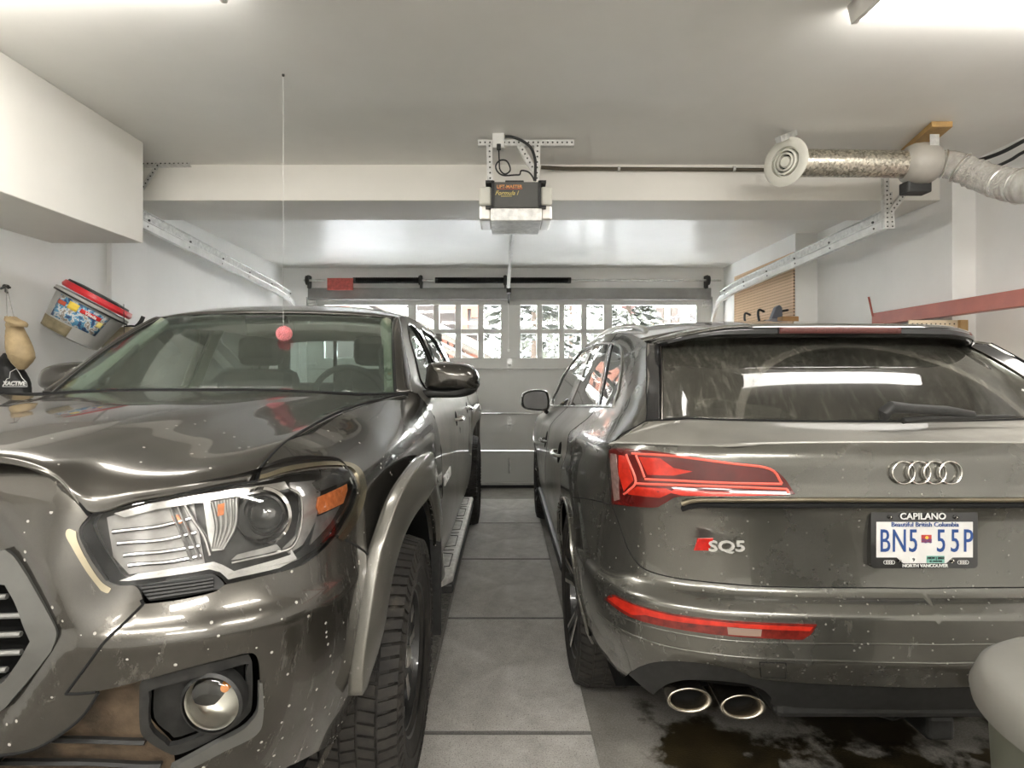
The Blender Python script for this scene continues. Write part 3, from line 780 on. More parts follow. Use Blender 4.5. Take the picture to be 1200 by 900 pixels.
# quarter panel, doors and front wing with window openings
ztop = 1.60
def zr(v):      # top edge of the side shell below the roof
    return float(np.interp(v, [.7, 1.0, 1.4, 2.0, 2.6, 3.0, 3.3, 3.6, 3.9, 4.3, 4.6], [1.475, 1.515, 1.55, 1.575, 1.56, 1.50, 1.36, 1.17, 1.07, .99, .93]))
def roofline(v0, v1, n=8): return [(R.T(v=v0+(v1-v0)*i/n), zr(v0+(v1-v0)*i/n)) for i in range(n+1)]
VQ, VM, VF = 1.55, 2.32, 3.32      # rear door back edge (upper), between the doors, front door front edge
qd = seg(R, P_(699, 477, 690, 490, 678, 503, 668.5, 506, 664, 530, 658, 548))
Tq = qd[0][0]
winQ = outline(seg(R, P_(701, 474.5, 719.5, 475)), seg(R, P_(719.5, 475, 724, 455, 727.5, 430, 727, 412, 722, 405, 716, 404)), seg(R, P_(716, 404, 708, 440, 701, 474.5)))
winR = outline(seg(R, P_(668, 475, 697, 475)), seg(R, P_(697, 475, 705, 440, 713, 403.5)), seg(R, P_(713, 403.5, 705, 403, 696, 406)), seg(R, P_(696, 406, 682, 440, 668, 475)))
def pt(v, z): return (R.T(v=v), z)
winF = outline(seg(R, P_(665, 475.5, 693, 407)), [pt(2.6, 1.505), pt(2.9, 1.45), pt(3.25, 1.30), pt(3.42, 1.13), pt(3.35, 1.085)], )
# keep the front window's lower edge on the belt
winF = [R.px(663.5, 475.5), R.px(691.5, 408.5), pt(2.65, 1.50), pt(2.95, 1.43), pt(3.2, 1.31), pt(3.4, 1.13), pt(3.3, 1.085)]
pdq = [winQ[0]]
topq = R.px(718, 396)
seam_up = seg(R, P_(701, 477, 709, 440, 716.5, 402))
vq_top = float(np.interp(seam_up[-1][0], R.t, R.v))
qfront = outline(seg(R, P_(658, 549, 664, 530, 668.5, 506)), seg(R, P_(668.5, 506, 680, 497, 692, 487, 699.5, 476.5)), seg(R, P_(699.5, 476.5, 707.5, 440, 715, 402)), [(R.T(v=vq_top), zr(vq_top))])
print('quarter front v', [round(float(np.interp(p[0], R.t, R.v)), 2) for p in qfront[::6]], 'top', vq_top)
aD = math.acos(max(-1, min(1, (R.px(657, 553)[0]-arc_c[0])/RA)))
arch_q = arch(arc_c, RA, aQ, aD, 10)
quarter = outline(tail_side, pillar, pillar2, roofline(.72, vq_top, 6), list(reversed(qfront)), [arch_q[-1]], list(reversed(arch_q)), list(reversed(bump_side)))
panel(R, 'quarter_panel', quarter, wp, car, holes=[winQ], join=False, step=.022)
mid = seg(R, P_(666, 476, 655, 487, 645, 499, 640.5, 525, 639, 563))+[pt(VM, .40)]
midv = [float(np.interp(p[0], R.t, R.v)) for p in mid]; print('mid door v', [round(x, 2) for x in midv[::6]])
vm_top = float(np.interp(R.px(694.5, 405)[0], R.t, R.v))
mid_up = [R.px(666.5, 475), R.px(694, 406.5), (R.T(v=vm_top), zr(vm_top))]
arch_d = arch(arc_c, RA, aD, -.06, 10)
rdoor = outline([p for p in qfront], roofline(vq_top, vm_top, 5), list(reversed(mid_up)), mid, [pt(1.42, .36)], list(reversed(arch_d)))
panel(R, 'rear_door', rdoor, M['wside'], car, holes=[winR], join=False, step=.03)
fdoor = outline(list(reversed(mid)), mid_up, roofline(vm_top, 3.45, 8), [pt(3.5, 1.05), pt(3.36, .8), pt(3.36, .40)])
panel(R, 'front_door', fdoor, M['wside'], car, holes=[winF], join=False, step=.035)
arc_f = (R.T(v=3.80), .37)
wing = outline([pt(3.36, .40), pt(3.36, .8), pt(3.5, 1.05)], [pt(3.55, 1.19), pt(3.7, 1.13)], roofline(3.9, 4.6, 5), [(R.T(a=.45) if False else R.T(v=4.62), .33)], list(arch(arc_f, .41, -.08, PI+.08, 16)))
panel(R, 'front_wing', wing, M['wside'], car, join=False, step=.035)
M['wglass'] = glass('dark_side_glass', (.4, .41, .41), 1.3, .005)
M['wchrome'] = simple('window_surround', (.62, .62, .60), .2, 1.0)
for nm, w in (('quarter_window', winQ), ('rear_door_window', winR), ('front_door_window', winF)):
    panel(R, nm, w, M['wglass'], car, off=-.004, thick=.004, join=False, step=.03)
# chrome run around the glass
mb = MB()
loop = outline(seg(R, P_(650, 476.5, 680, 476, 719.5, 476.3)), seg(R, P_(719.5, 476.3, 725.5, 455, 729, 430, 728.5, 411, 723, 403.5, 714, 402, 704, 402, 695, 405)), roofline(vm_top, 3.3, 6)[1:] and [pt(2.65, 1.515), pt(2.95, 1.445), pt(3.2, 1.325), pt(3.42, 1.13), pt(3.3, 1.075)])
for sd in (-1, 1): mb.tube(rpath(R, loop, .002, sd), .006, 8, closed=True)
split_build(mb, 'window_surround', M['wchrome'], car)
mb = MB()
for pth, w_ in ((seam_up, .016), ([R.px(665.5, 475), R.px(693.5, 407)], .018)):
    for sd in (-1, 1):
        a = rpath(R, pth, -.001, sd); mb.tube(a, w_, 8, flat=.25, up=R.nrm(*pth[0], sd))
split_build(mb, 'door_pillar_trim', M['glosspl'], car)
seam(R, 'shut_lines', [tail_low, tail_side, pillar, pillar2, bump_side, qfront, mid, mid_up], M['seamm'], car, .0022)
# arch lips
mb = MB()
for c in (arc_c, arc_f):
    for sd in (-1, 1):
        a = [R.pos(t, z, .004, sd) for t, z in arch(c, RA+.004, -.1, PI+.1, 30)]; mb.tube(a, .009, 8)
split_build(mb, 'wheel_arch_lip', wp, car)
lo = [R.pos(*p, .006, sd) for sd in (-1,) for p in [pt(1.35, .40), pt(2.3, .36), pt(3.4, .38)]]
mb = MB()
for sd in (-1, 1): mb.tube([R.pos(*p, .0, sd) for p in [pt(1.35, .345), pt(2.3, .32), pt(3.4, .34)]], .035, 8, flat=.8)
split_build(mb, 'sill', M['blackpl'], car)
# dark inner shell, wheel wells and floor pan
def inner(ring, name, zt, pts, parent, ins=.03, arches=()):
    out = [(ring.t[0], .42), (ring.t[0], zt(0))]+[(ring.T(v=v), zt(v)) for v in pts]+[(ring.T(v=pts[-1]), .42)]
    return panel(ring, name, outline(out), M['inner'], parent, off=-ins, thick=0, step=.05, holes=arches)
inner(R, 'inner_shell', lambda v: 1.10 if v < .5 else 1.03-.03*v, [.1, .3, .5, .8, 1.2, 2, 3, 3.6, 4.2, 4.5], car, .035, [arch(arc_c, .40, .02, PI-.02, 14)+[(arc_c[0]-.40, .45), (arc_c[0]-.40, .44)][:0], arch(arc_f, .40, .02, PI-.02, 14)])
MB().box((AX-.80, AY+.45, .24), (AX+.80, AY+4.4, .30)).build('floor_pan', M['inner'], car)
for vy in (.98, 3.80):
    for sd in (-1, 1):
        mb = MB(); x0 = AX+sd*.64; x1 = AX+sd*.88
        rows = []
        for k in range(13):
            a = PI*k/12; rows.append([(x0, AY+vy+.43*math.cos(a), .37+.43*math.sin(a)), (x1, AY+vy+.43*math.cos(a), .37+.43*math.sin(a))])
        mb.grid(rows); mb.add([(x0, AY+vy+.43, .3), (x0, AY+vy+.43, .80), (x0, AY+vy-.43, .80), (x0, AY+vy-.43, .3)], [(0, 1, 2, 3)], False)
        mb.build('wheel_liner', M['inner'], car, solid=.004)
def star(n, off=0, base=(.0, .0)):
    return (n, off)
for vy in (.98, 3.80):
    for sd in (-1, 1):
        wd_ = .255/2; rim = .262
        f0 = lambda r: .085+.035*(r/.26)**2-(.012 if r < .08 else 0); f1 = lambda r: .02+.02*(r/.26)
        blk = ([(.03, -.030), (.12, -.028), (.26, -.060), (.262, -.020), (.15, .0), (.262, .020), (.26, .060), (.12, .028), (.03, .030)], f0, f1, M['rimdark'], 'spoke', (5, .35+vy))
        e0 = lambda r: f0(r)+.0015
        c1 = ([(.10, -.026), (.14, -.029), (.258, -.058), (.259, -.047), (.15, -.020)], e0, f0, M['rimcut'], 'spoke_face', (5, .35+vy))
        c2 = ([(.10, .026), (.15, .020), (.259, .047), (.258, .058), (.14, .029)], e0, f0, M['rimcut'], 'spoke_face', (5, .35+vy))
        wheel(car, AX+sd*.775, AY+vy, .369, .255, rim, sd, [blk, c1, c2], False)
# ---- tailgate
gate_out = outline([(0, 1.142)], [(R.T(a=x), 1.142-.03*(x/.8)**3) for x in (.15, .3, .45, .6)]+[R.px(722, 519.5), R.px(716, 524)], list(reversed(tail_side)), tail_low)
gate = panel(R, 'tailgate', gate_out, wp, car, step=.02)
ledge_top = [(R.T(a=x), 1.142-.03*(x/.8)**3) for x in (0, .15, .3, .45, .6)]+[R.px(722, 519.5), R.px(716, 523)]
A_ = [R.pos(t, z, 0, -1) for t, z in ledge_top]
A_[0][0] = AX
gb = [(0, .30), (.15, .30), (.3, .302), (.45, .308), (.58, .325), (.66, .36), (.715, .44)]        # glass base in plan (a, v)
B_ = [np.array((AX-a, AY+v, 1.183+.012*(a/.7)**2)) for a, v in gb]
B_[-1] = R.pos(*R.px(757, 493), 0, -1); B_[-2] = (B_[-1]+B_[-3])/2+np.array([0, -.02, .002])
mid_ = [a*.5+b*.5+np.array([0, 0, .002]) for a, b in zip(A_, B_)]
def mirx(rows): return [[np.array((2*AX-p[0], p[1], p[2])) for p in reversed(r[1:])]+list(r) for r in rows]
MB().grid(surf(mirx([A_, mid_, B_]), 6, 6)).build('tailgate_ledge', paint('lit_dusty_ledge_paint', (.18, .178, .160), .6, .75), gate, solid=.004)  # ledge paint lightened to stand for reflected ceiling and wall, with some dust
# rear window: from the ledge up to below the roof spoiler; left edge follows the tailgate pillar
pl = [R.pos(*R.px(757.3, y), 0, -1) for y in (493, 470, 447, 424, 403)]
wr = []
gt = [(0, .60, 1.475), (.15, .602, 1.475), (.3, .61, 1.474), (.42, .625, 1.472), (.50, .65, 1.468), (.55, .68, 1.464), (.60, .72, 1.46)]
T_ = [np.array((AX-a, AY+v, z)) for a, v, z in gt]; T_[-1] = pl[-1]+np.array([.001, 0, 0])
for k in range(5):
    f = k/4; row = []
    for j in range(7):
        p = B_[j]*(1-f)+T_[j]*f+np.array([0, -.022*math.sin(PI*f), .012*math.sin(PI*f)])*(1-(j/6)**4)
        row.append(p)
    row[-1] = pl[k]; wr.append(row)
full = surf(wr, 8, 8)           # columns: 0 centre -> 48 pillar
nc = len(full[0])
def rows_cols(rows, j0, j1): return [r[j0:j1+1] for r in rows]
def dust(n, l):
    f = noise(n, l, 3, 8, .7); s_ = noise(n, l, 30, 5, .7, stretch=(2.2, .6, .35)); g = noise(n, l, 420, 2)
    tc = n.new('ShaderNodeTexCoord'); sp = n.new('ShaderNodeSeparateXYZ'); l.new(tc.outputs['Object'], sp.inputs[0])
    # the arc swept by the wiper, centred below the glass
    dx_ = math_(n, l, 'ADD', sp.outputs['X'], -.06); dz_ = math_(n, l, 'ADD', sp.outputs['Z'], -1.13)
    rr = math_(n, l, 'SQRT', math_(n, l, 'ADD', math_(n, l, 'MULTIPLY', dx_, dx_), math_(n, l, 'MULTIPLY', math_(n, l, 'MULTIPLY', dz_, dz_), 2.4)))
    inn = math_(n, l, 'LESS_THAN', rr, .475)
    drip = ramp(n, l, s_, [(.52, (0, 0, 0)), (.62, (1, 1, 1))])
    grit = ramp(n, l, g, [(.3, (.25, .25, .25)), (.7, (1, 1, 1))])
    base = math_(n, l, 'MULTIPLY', math_(n, l, 'MULTIPLY_ADD', f, .30, .0), grit)
    a = math_(n, l, 'ADD', base, math_(n, l, 'MULTIPLY', drip, .16))
    edge = math_(n, l, 'LESS_THAN', math_(n, l, 'ABSOLUTE', math_(n, l, 'ADD', rr, -.49)), .014)
    a = math_(n, l, 'ADD', a, math_(n, l, 'MULTIPLY', edge, .12))
    return math_(n, l, 'MULTIPLY', a, math_(n, l, 'MULTIPLY_ADD', inn, -.45, 1.0))
M['rglass'] = glass('dusty_rear_glass', (.56, .58, .54), 1.0, .03, ((.36, .34, .29), dust))
jf = 43
g_rows = rows_cols(full, 0, jf)
MB().grid(mirx(g_rows)).build('rear_window', M['rglass'], car, solid=.003)
MB().grid(rows_cols(full, jf, nc-1)).build('pillar_fin', M['glosspl'], car, solid=.006)
MB().grid([[np.array((2*AX-p[0], p[1], p[2])) for p in r] for r in rows_cols(full, jf, nc-1)]).build('pillar_fin', M['glosspl'], car, solid=.006)
mb = MB()
for q in (1, -1):
    col = [(AX+(p[jf][0]-AX)*q, p[jf][1]-.004, p[jf][2]) for p in full]; mb.tube(col, .0045, 8)
split_build(mb, 'fin_edge', M['darkchrome'], car)
mb = MB(); mb.tube([(p[0], p[1]-.002, p[2]+.001) for p in mirx([full[0]])[0]], .004, 6); mb.build('glass_gap', M['seamm'], car)
# roof with rails and spoiler
rl = [(.72, 0), (1.0, 0), (1.4, 0), (1.9, 0), (2.4, 0), (2.8, 0), (3.05, 0)]
rr_ = []
crown = [(.62, 1.53), (1.0, 1.575), (1.4, 1.61), (1.9, 1.635), (2.4, 1.635), (2.8, 1.60), (3.05, 1.55)]
for (v, _), (vc, zc) in zip(rl, crown):
    e = R.pos(R.T(v=v), zr(v), 0, -1); hw = AX-e[0]
    row = []
    for a in (0, .3, .6, .8, .93):
        row.append(np.array((AX-hw*a, AY+vc+(e[1]-AY-vc)*a**3, zc+(e[2]-zc)*a**3.2)))
    row.append(e); rr_.append(row)
MB().grid(surf(mirx(rr_), 6, 6)).build('roof', wp, car, solid=.02)
mb = MB()
for q in (1, -1):
    pts = []
    for v, dzz in ((.95, -.006), (1.05, .022), (1.4, .034), (2.0, .036), (2.6, .034), (2.95, .018), (3.05, -.008)):
        e = R.pos(R.T(v=v), zr(v), 0, -1); pts.append((AX+q*(AX-e[0]-.065), e[1], e[2]+.012+dzz*.7))
    mb.tube(cr(pts, 5), .013, 10)
split_build(mb, 'roof_rail', M['satinm'], car)
# spoiler: thick lip over the glass with a red lamp
sp = []
secs = [(0, .47, 1.518, .555), (.2, .472, 1.517, .555), (.34, .478, 1.515, .56), (.43, .49, 1.508, .57), (.52, .53, 1.492, .60), (.585, .60, 1.475, .66), (.62, .70, 1.462, .73)]
for a, v, z, vi in secs:
    th = .042 if a < .4 else .036 if a < .5 else .03
    sp.append([np.array((AX-a, AY+.68+.06*(a/.6)**2, z+.012+ .002)), np.array((AX-a, AY+(v+.68)/2, z+.008)), np.array((AX-a, AY+v+.012, z+.002)), np.array((AX-a, AY+v, z-.008)), np.array((AX-a, AY+v+.012, z-th)), np.array((AX-a, AY+vi+.05, z-th-.004)), np.array((AX-a, AY+.74, z-th+.012))])
cols_ = [[s_[k] for s_ in sp] for k in range(7)]
def spo(j0, j1, name, mat):
    MB().grid(surf(mirx([c for c in cols_[j0:j1+1]]), 6, 3)).build(name, mat, car, solid=.003)
spo(0, 3, 'roof_spoiler', wp); spo(3, 6, 'spoiler_underside', M['glosspl'])
M['redlens'] = simple('red_lamp_lens', (.50, .012, .008), .12, 0, .3, 60, coat=1.0)
M['dimred'] = simple('dusty_red_lens', (.11, .035, .03), .35, 0, .4, 300)
mb = MB(); rows = []
for zz in (-.012, -.034):
    rows.append([(AX-a, AY+.466+.016*(a/.3)**2*.6, 1.517+zz) for a in (.215, .15, .05, -.05, -.15, -.215)])
mb.grid(surf(rows, 4, 2)); mb.build('high_brake_lamp', M['dimred'], car, solid=.008)
# ledge strip under the lamps
mb = MB()
pts = [R.pos(t, z, .006, -1) for t, z in seg(R, P_(800, 590, 815, 586, 850, 585.5)+[(R.T(a=.35), .986), (R.T(a=.2), .987), (0, .987)])]
pts[-1][0] = AX
mb.tube([np.array((2*AX-p[0], p[1], p[2])) for p in pts[:-1]]+list(reversed(pts)), .009, 8, flat=.8)
mb.build('chrome_strip', simple('bronze_strip', (.30, .26, .19), .3, .9, .2), car)
mb = MB(); pts = [p+np.array([0, .004, -.016]) for p in pts]
mb.tube([np.array((2*AX-p[0], p[1], p[2])) for p in pts[:-1]]+list(reversed(pts)), .008, 8); mb.build('strip_shadow_gap', M['seamm'], car)
# tail lamps
lamp = outline(seg(R, P_(715.5, 526, 717, 545, 718.5, 568, 719, 590)), seg(R, P_(719, 590, 740, 593, 762, 594.5, 772, 594)), seg(R, P_(772, 594, 782, 588, 790, 583, 800, 581)), seg(R, P_(800, 581, 860, 580.5, 931, 578.5)), seg(R, P_(931, 578.5, 920, 562, 908, 551, 895, 547)), seg(R, P_(895, 547, 840, 539, 780, 530, 740, 525.5, 715.5, 526)))
for sd, lb in ((-1, 'left'), (1, 'right')):
    tl = panel(R, 'tail_lamp', lamp, simple('smoked_red_lens_'+lb, (.10, .008, .007), .15, 0, .25, 10, coat=1.0, coatr=.03), car, off=.006, thick=.02, step=.015, side=sd)
    M['lampglow'] = M.get('lampglow') or simple('bright_red_reflector', (.62, .03, .015), .25, .2, .25, 40, coat=.8)
    M['lamppink'] = M.get('lamppink') or simple('pale_red_edge', (.85, .13, .09), .3, 0, .1)
    def strip(name, pth, mat, r, o=.0085):
        mb = MB().tube(rpath(R, seg(R, pth, 5), o, sd), r, 6, flat=.4, up=R.nrm(*R.px(800, 560), sd)); mb.build(name, mat, tl)
    def patch(name, pth, mat, o=.0075):
        panel(R, name, [R.px(pth[i], pth[i+1]) for i in range(0, len(pth), 2)], mat, tl, off=o, thick=.002, step=.02, side=sd)
    patch('reflector', [727, 533, 736, 534, 744, 563, 733, 576, 727, 555], M['lampglow'])
    patch('reflector', [737, 577, 748, 570, 782, 572, 790, 576, 774, 583, 738, 579], M['lampglow'])
    patch('reflector', [750, 535, 775, 537, 790, 548, 812, 552, 790, 557, 760, 556], M['lampglow'])
    patch('reflector', [790, 573, 921, 577, 920, 579.3, 800, 580.3, 786, 577], M['lampglow'])
    for q in (P_(736, 532, 747, 563, 738, 575, 733, 579), P_(742, 531, 790, 534, 860, 543, 901, 549, 915, 566), P_(757, 561, 800, 563, 915, 566.5), P_(747, 566, 800, 568, 860, 570, 921, 572.5), P_(757, 559, 752, 545, 747, 533), P_(921, 572.5, 923, 577.5)):
        strip('light_line', q, M['lamppink'], .0035)
    side_r = panel(R, 'side_marker', [R.px(717.5, 531), R.px(724, 532), R.px(727, 560), R.px(728, 585), R.px(722, 587), R.px(719, 560)], simple('pale_side_marker_'+lb, (.30, .20, .18), .15, .3, .3, 60, coat=1), tl, off=.008, thick=.002, step=.02, side=sd)
    rf = outline(seg(R, P_(710, 702, 716, 697, 722, 697)), seg(R, P_(722, 697, 745, 708, 790, 719, 860, 727, 957, 731)), seg(R, P_(957, 731, 950, 742, 940, 749)), seg(R, P_(940, 749, 870, 746, 790, 736, 740, 723, 710, 702)))
    rr2 = panel(R, 'bumper_reflector', rf, simple('dark_red_reflector_'+lb, (.16, .014, .010), .2, 0, .5, 40, coat=1), car, off=.004, thick=.012, step=.015, side=sd)
    panel(R, 'light_band', [R.px(714, 701), R.px(722, 699), R.px(750, 711), R.px(790, 721), R.px(860, 729.5), R.px(952, 734), R.px(948, 738.5), R.px(860, 734), R.px(790, 727), R.px(757, 720), R.px(742, 720), R.px(728, 712)], M['lampglow'], rr2, off=.006, thick=.002, step=.015, side=sd)
    panel(R, 'clear_window', [R.px(852, 734), R.px(892, 737), R.px(891, 745), R.px(853, 742.5)], simple('dusty_clear_lens_'+lb, (.28, .20, .16), .4), rr2, off=.006, thick=.002, step=.015, side=sd)
# exhaust pipes: two pairs of oval tips
for q in (-1, 1):
    for i, (px_, py_) in enumerate(((808, 820.5), (870.5, 828.5))):
        Y = AY+.125-.02*i; p = W(px_, py_, Y); rx = 26.5*Y/FPX; ry = 15.0*Y/FPX
        ux = p.x-AX; x = AX+(ux if q < 0 else -ux)
        mb = MB(); n = 40; rings = []
        for (k, dy, s_) in ((0, .16, .80), (1, .05, .92), (2, .004, .985), (3, 0, 1.0), (4, -.004, .96), (5, 0, .86), (6, .006, .80), (7, .10, .72)):
            rings.append([(x+rx*s_*math.cos(2*PI*j/n), Y+dy, p.z+ry*s_*(1 if s_ > .9 else .95)*math.sin(2*PI*j/n)) for j in range(n)])
        vs = [v for r_ in rings for v in r_]; fs = [(a*n+j, a*n+(j+1) % n, (a+1)*n+(j+1) % n, (a+1)*n+j) for a in range(7) for j in range(n)]
        mb.add(vs, fs); ex = mb.build('exhaust_tip', simple('exhaust_chrome%d%d' % (q, i), (.60, .55, .47), .25, 1.0, .25, 40), car, recalc=False)
        mb = MB(); mb.add([(x+rx*.79*math.cos(2*PI*j/n), Y+.05, p.z+ry*.79*math.sin(2*PI*j/n)) for j in range(n)], [tuple(range(n))]); mb.build('pipe_inside', M['inner'], ex)
# licence plate with frame
yp = AY+.052
pc = W(1082, 631.5, yp); hw, hh = 62*yp/FPX, 33.5*yp/FPX
# wall of the recess around the plate lies in the tailgate surface; the frame stands on it
yp = float(R.pos(0, .865, 0)[1])-.012
pc = W(1082, 631.5, yp); hw, hh = 62.5*yp/FPX, 34*yp/FPX
mb = MB()
def rrect(cx, cz, w, h, r, n=5):
    o = []
    for (sx, sz, a0) in ((1, 1, 0), (-1, 1, PI/2), (-1, -1, PI), (1, -1, 3*PI/2)):
        for k in range(n+1):
            a = a0+PI/2*k/n; o.append((cx+sx*(w-r)+r*math.cos(a), cz+sz*(h-r)+r*math.sin(a)))
    return o
tilt = .06
fr_ = mb.prism([(p[0], p[1]) for p in rrect(pc.x, pc.z, hw, hh, .012)], 1, yp-.004, yp+.016).build('plate_frame', M['glosspl'], car, bevel=.002)
fo = [(-.87, .60), (.87, .60), (.91, -.62), (.52, -.62), (.40, -.82), (-.40, -.82), (-.52, -.62), (-.91, -.62)]
fo = [(-.90, .60), (.90, .60), (.90, -.62), (.52, -.62), (.40, -.82), (-.40, -.82), (-.52, -.62), (-.90, -.62)]
pl_ = MB().prism([(pc.x+a*hw, pc.z+b*hh) for a, b in fo], 1, yp-.0055, yp-.003).build('number_plate', simple('plate_white', (.74, .73, .71), .4), fr_)
M['white'] = simple('white_print', (.8, .8, .78), .5); M['blue'] = simple('blue_print', (.02, .07, .26), .5)
yt = yp-.007
def plx(a, b): return (pc.x+a*hw, yt, pc.z+b*hh)
text('dealer_name', 'CAPILANO', M['white'], fr_, plx(-.04, .79), .0255, xs=1.05, bold=.0004)
text('city_name', 'NORTH VANCOUVER', M['white'], fr_, plx(0.0, -.90), .0125, xs=1.05, bold=.0002)
text('province_line', 'Beautiful British Columbia', M['blue'], fr_, plx(0, .51), .0185, xs=.98)
for s_, a in (('B', -.75), ('N', -.48), ('5', -.22), ('5', .30), ('5', .56), ('P', .80)):
    text('plate_character', s_, M['blue'], fr_, plx(a, -.08), .092, xs=.62, bold=.0001)
# small flag between the groups
fl = MB().box((pc.x+.0*hw-.010, yt-.0005, pc.z-.10*hh), (pc.x+.0*hw+.018, yt+.001, pc.z+.16*hh)).build('flag_emblem', simple('flag_red', (.5, .06, .05), .5), fr_)
mb = MB()
for k in range(3): mb.tube([(pc.x-.010+.028*i/8, yt-.001, pc.z-.09*hh+.004*k+.0015*math.sin(i*1.6)) for i in range(9)], .0011, 5)
mb.build('flag_waves', M['blue'], fl)
MB().lathe([(0, 0), (.0045, 0), (.0045, .001), (0, .001)], (pc.x+.004, yt-.001, pc.z+.07*hh), (0, -1, 0), 12).build('flag_sun', simple('flag_yellow', (.8, .55, .08), .5), fl)
MB().box((pc.x-.23*hw-.009, yt-.0005, pc.z-.79*hh), (pc.x-.23*hw+.010, yt+.001, pc.z-.60*hh)).build('month_sticker', M['white'], fr_)
text('month_digit', '9', M['blackpl'], fr_, (pc.x-.22*hw, yt-.0015, pc.z-.69*hh), .013)
st_ = MB().box((pc.x+.03*hw, yt-.0005, pc.z-.80*hh), (pc.x+.36*hw, yt+.001, pc.z-.56*hh)).build('year_sticker', simple('green_sticker', (.22, .50, .42), .5), fr_)
text('sticker_text', 'NOV | 2022', M['blackpl'], st_, (pc.x+.195*hw, yt-.0015, pc.z-.63*hh), .0095, bold=.0002)
text('sticker_text', 'BC 30810 9920', M['blackpl'], st_, (pc.x+.195*hw, yt-.0015, pc.z-.74*hh), .0055)
def rings4(name, cx, cz, y, r, pitch, tr, parent, mat):
    for k in range(4):
        x = cx+(k-1.5)*pitch; mb = MB(); mb.tube([(x+r*math.cos(a), y, cz+r*math.sin(a)) for a in [2*PI*i/40 for i in range(40)]], tr, 8, closed=True, flat=.7, up=None)
        mb.build(name, mat, parent)
for a in (-.67, .71): rings4('frame_ring', pc.x+a*hw, pc.z-.78*hh, yt, .0052, .0068, .0010, fr_, M['white'])
for a, b in ((-.67, .76), (.60, .76), (-.50, -.73), (.53, -.73)):
    MB().lathe([(0, -.001), (.004, -.001), (.0055, .001), (.0055, .004)], (pc.x+a*hw*.97, yt+.002, pc.z+b*hh), (0, -1, 0), 12).build('plate_screw', M['chrome'], fr_)
# badge rings and model letters
M['badge'] = simple('pale_badge_metal', (.66, .65, .62), .4, .5)
yr = float(R.pos(0, 1.065, 0)[1]); rc = W(1086, 554, yr-.008)
rr0 = 13.0*(yr)/FPX; rings4('badge_ring', rc.x, rc.z, yr-.008, rr0, 18.2*yr/FPX, .0042, car, M['chrome'])
yb = float(R.pos(R.T(a=.42), .885, 0)[1])-.006
q = W(826, 637, yb)
MB().prism([(p.x, p.z) for p in (W(813, 645, yb), W(818, 630.5, yb), W(836, 630.5, yb), W(831, 645, yb))], 1, yb-.002, yb+.004).build('badge_block', M['redlens'], car, bevel=.001)
p = W(851.5, 640.5, yb); text('badge_letters', 'SQ5', M['badge'], car, (p.x, yb-.001, p.z), 17*yb/FPX*1.02, xs=1.42, extrude=.003, bold=.0008)
# wiper
yw = AY+.225
def wv(px_, py_, Y): return tuple(W(px_, py_, Y))
mb = MB(); mb.tube([wv(1036, 491, yw-.02), wv(1037, 483, yw-.03), wv(1045, 477, yw-.035), wv(1070, 479, yw-.02), wv(1110, 481, yw-.01), wv(1141, 486, yw)], [.013, .021, .020, .016, .015, .012], 10, flat=.8)
wa = mb.build('wiper_arm', M['blackpl'], car)
MB().tube([wv(1058, 493, yw-.01), wv(1100, 490, yw-.008), wv(1150, 489, yw), wv(1189, 488, yw)], [.010, .010, .008, .005], 8).build('wiper_blade', M['blackpl'], wa)
# tow hitch
yh = AY+.20
hp = W(1104, 855, yh)
mb = MB().box((hp.x-.042, yh, hp.z-.038), (hp.x+.042, yh+.2, hp.z+.038)); mb.build('hitch_receiver', M['blackpl'], car, bevel=.012)
MB().tube([(hp.x-.17, yh+.1, hp.z+.03), (hp.x-.15, yh+.08, hp.z-.0), (hp.x-.10, yh+.08, hp.z-.015), (hp.x-.03, yh+.1, hp.z-.01)], .006, 8).build('safety_chain_loop', M['blackpl'], car)
MB().bar((hp.x-.5, yh+.16, hp.z+.06), (hp.x+.5, yh+.16, hp.z+.06), .07, .07).build('hitch_bar', M['inner'], car)
# mirrors
def amirror(q):
    Ym = AY+3.10
    def w(px_, py_, dY=0):
        p = W(px_, py_, Ym+dY); return (AX+(p.x-AX)*(1 if q < 0 else -1), p.y, p.z)
    prof = [(611, 468), (613, 461), (622, 457.5), (634, 457), (641, 459), (643.5, 470), (642, 480), (630, 481), (618, 479.5), (612, 476)]
    rings = []
    cxm, cym = 628, 469
    for s_, dY in ((.86, .012), (.93, .0), (1.0, .01), (1.04, .06), (.95, .13), (.6, .19), (.1, .21)):
        rings.append([w(cxm+(a-cxm)*s_, cym+(b-cym)*s_, dY) for a, b in cr(prof, 3, True)])
    n = len(rings[0]); vs = [v for r_ in rings for v in r_]; fs = [(a*n+j, a*n+(j+1) % n, (a+1)*n+(j+1) % n, (a+1)*n+j) for a in range(len(rings)-1) for j in range(n)]+[tuple(range(n*(len(rings)-1), n*len(rings)))]
    e = MB().add(vs, fs).build('door_mirror', wp, car)
    MB().add(rings[0], [tuple(range(n))]).build('mirror_glass', simple('mirror_face%d' % q, (.10, .10, .10), .25, .6), e)
    MB().tube([w(637, 480, .04), w(644, 486, .06), w(650, 492, .03)], [.03, .025, .03], 10, flat=.6).build('mirror_stalk', M['glosspl'], e)
for q in (-1, 1): amirror(q)
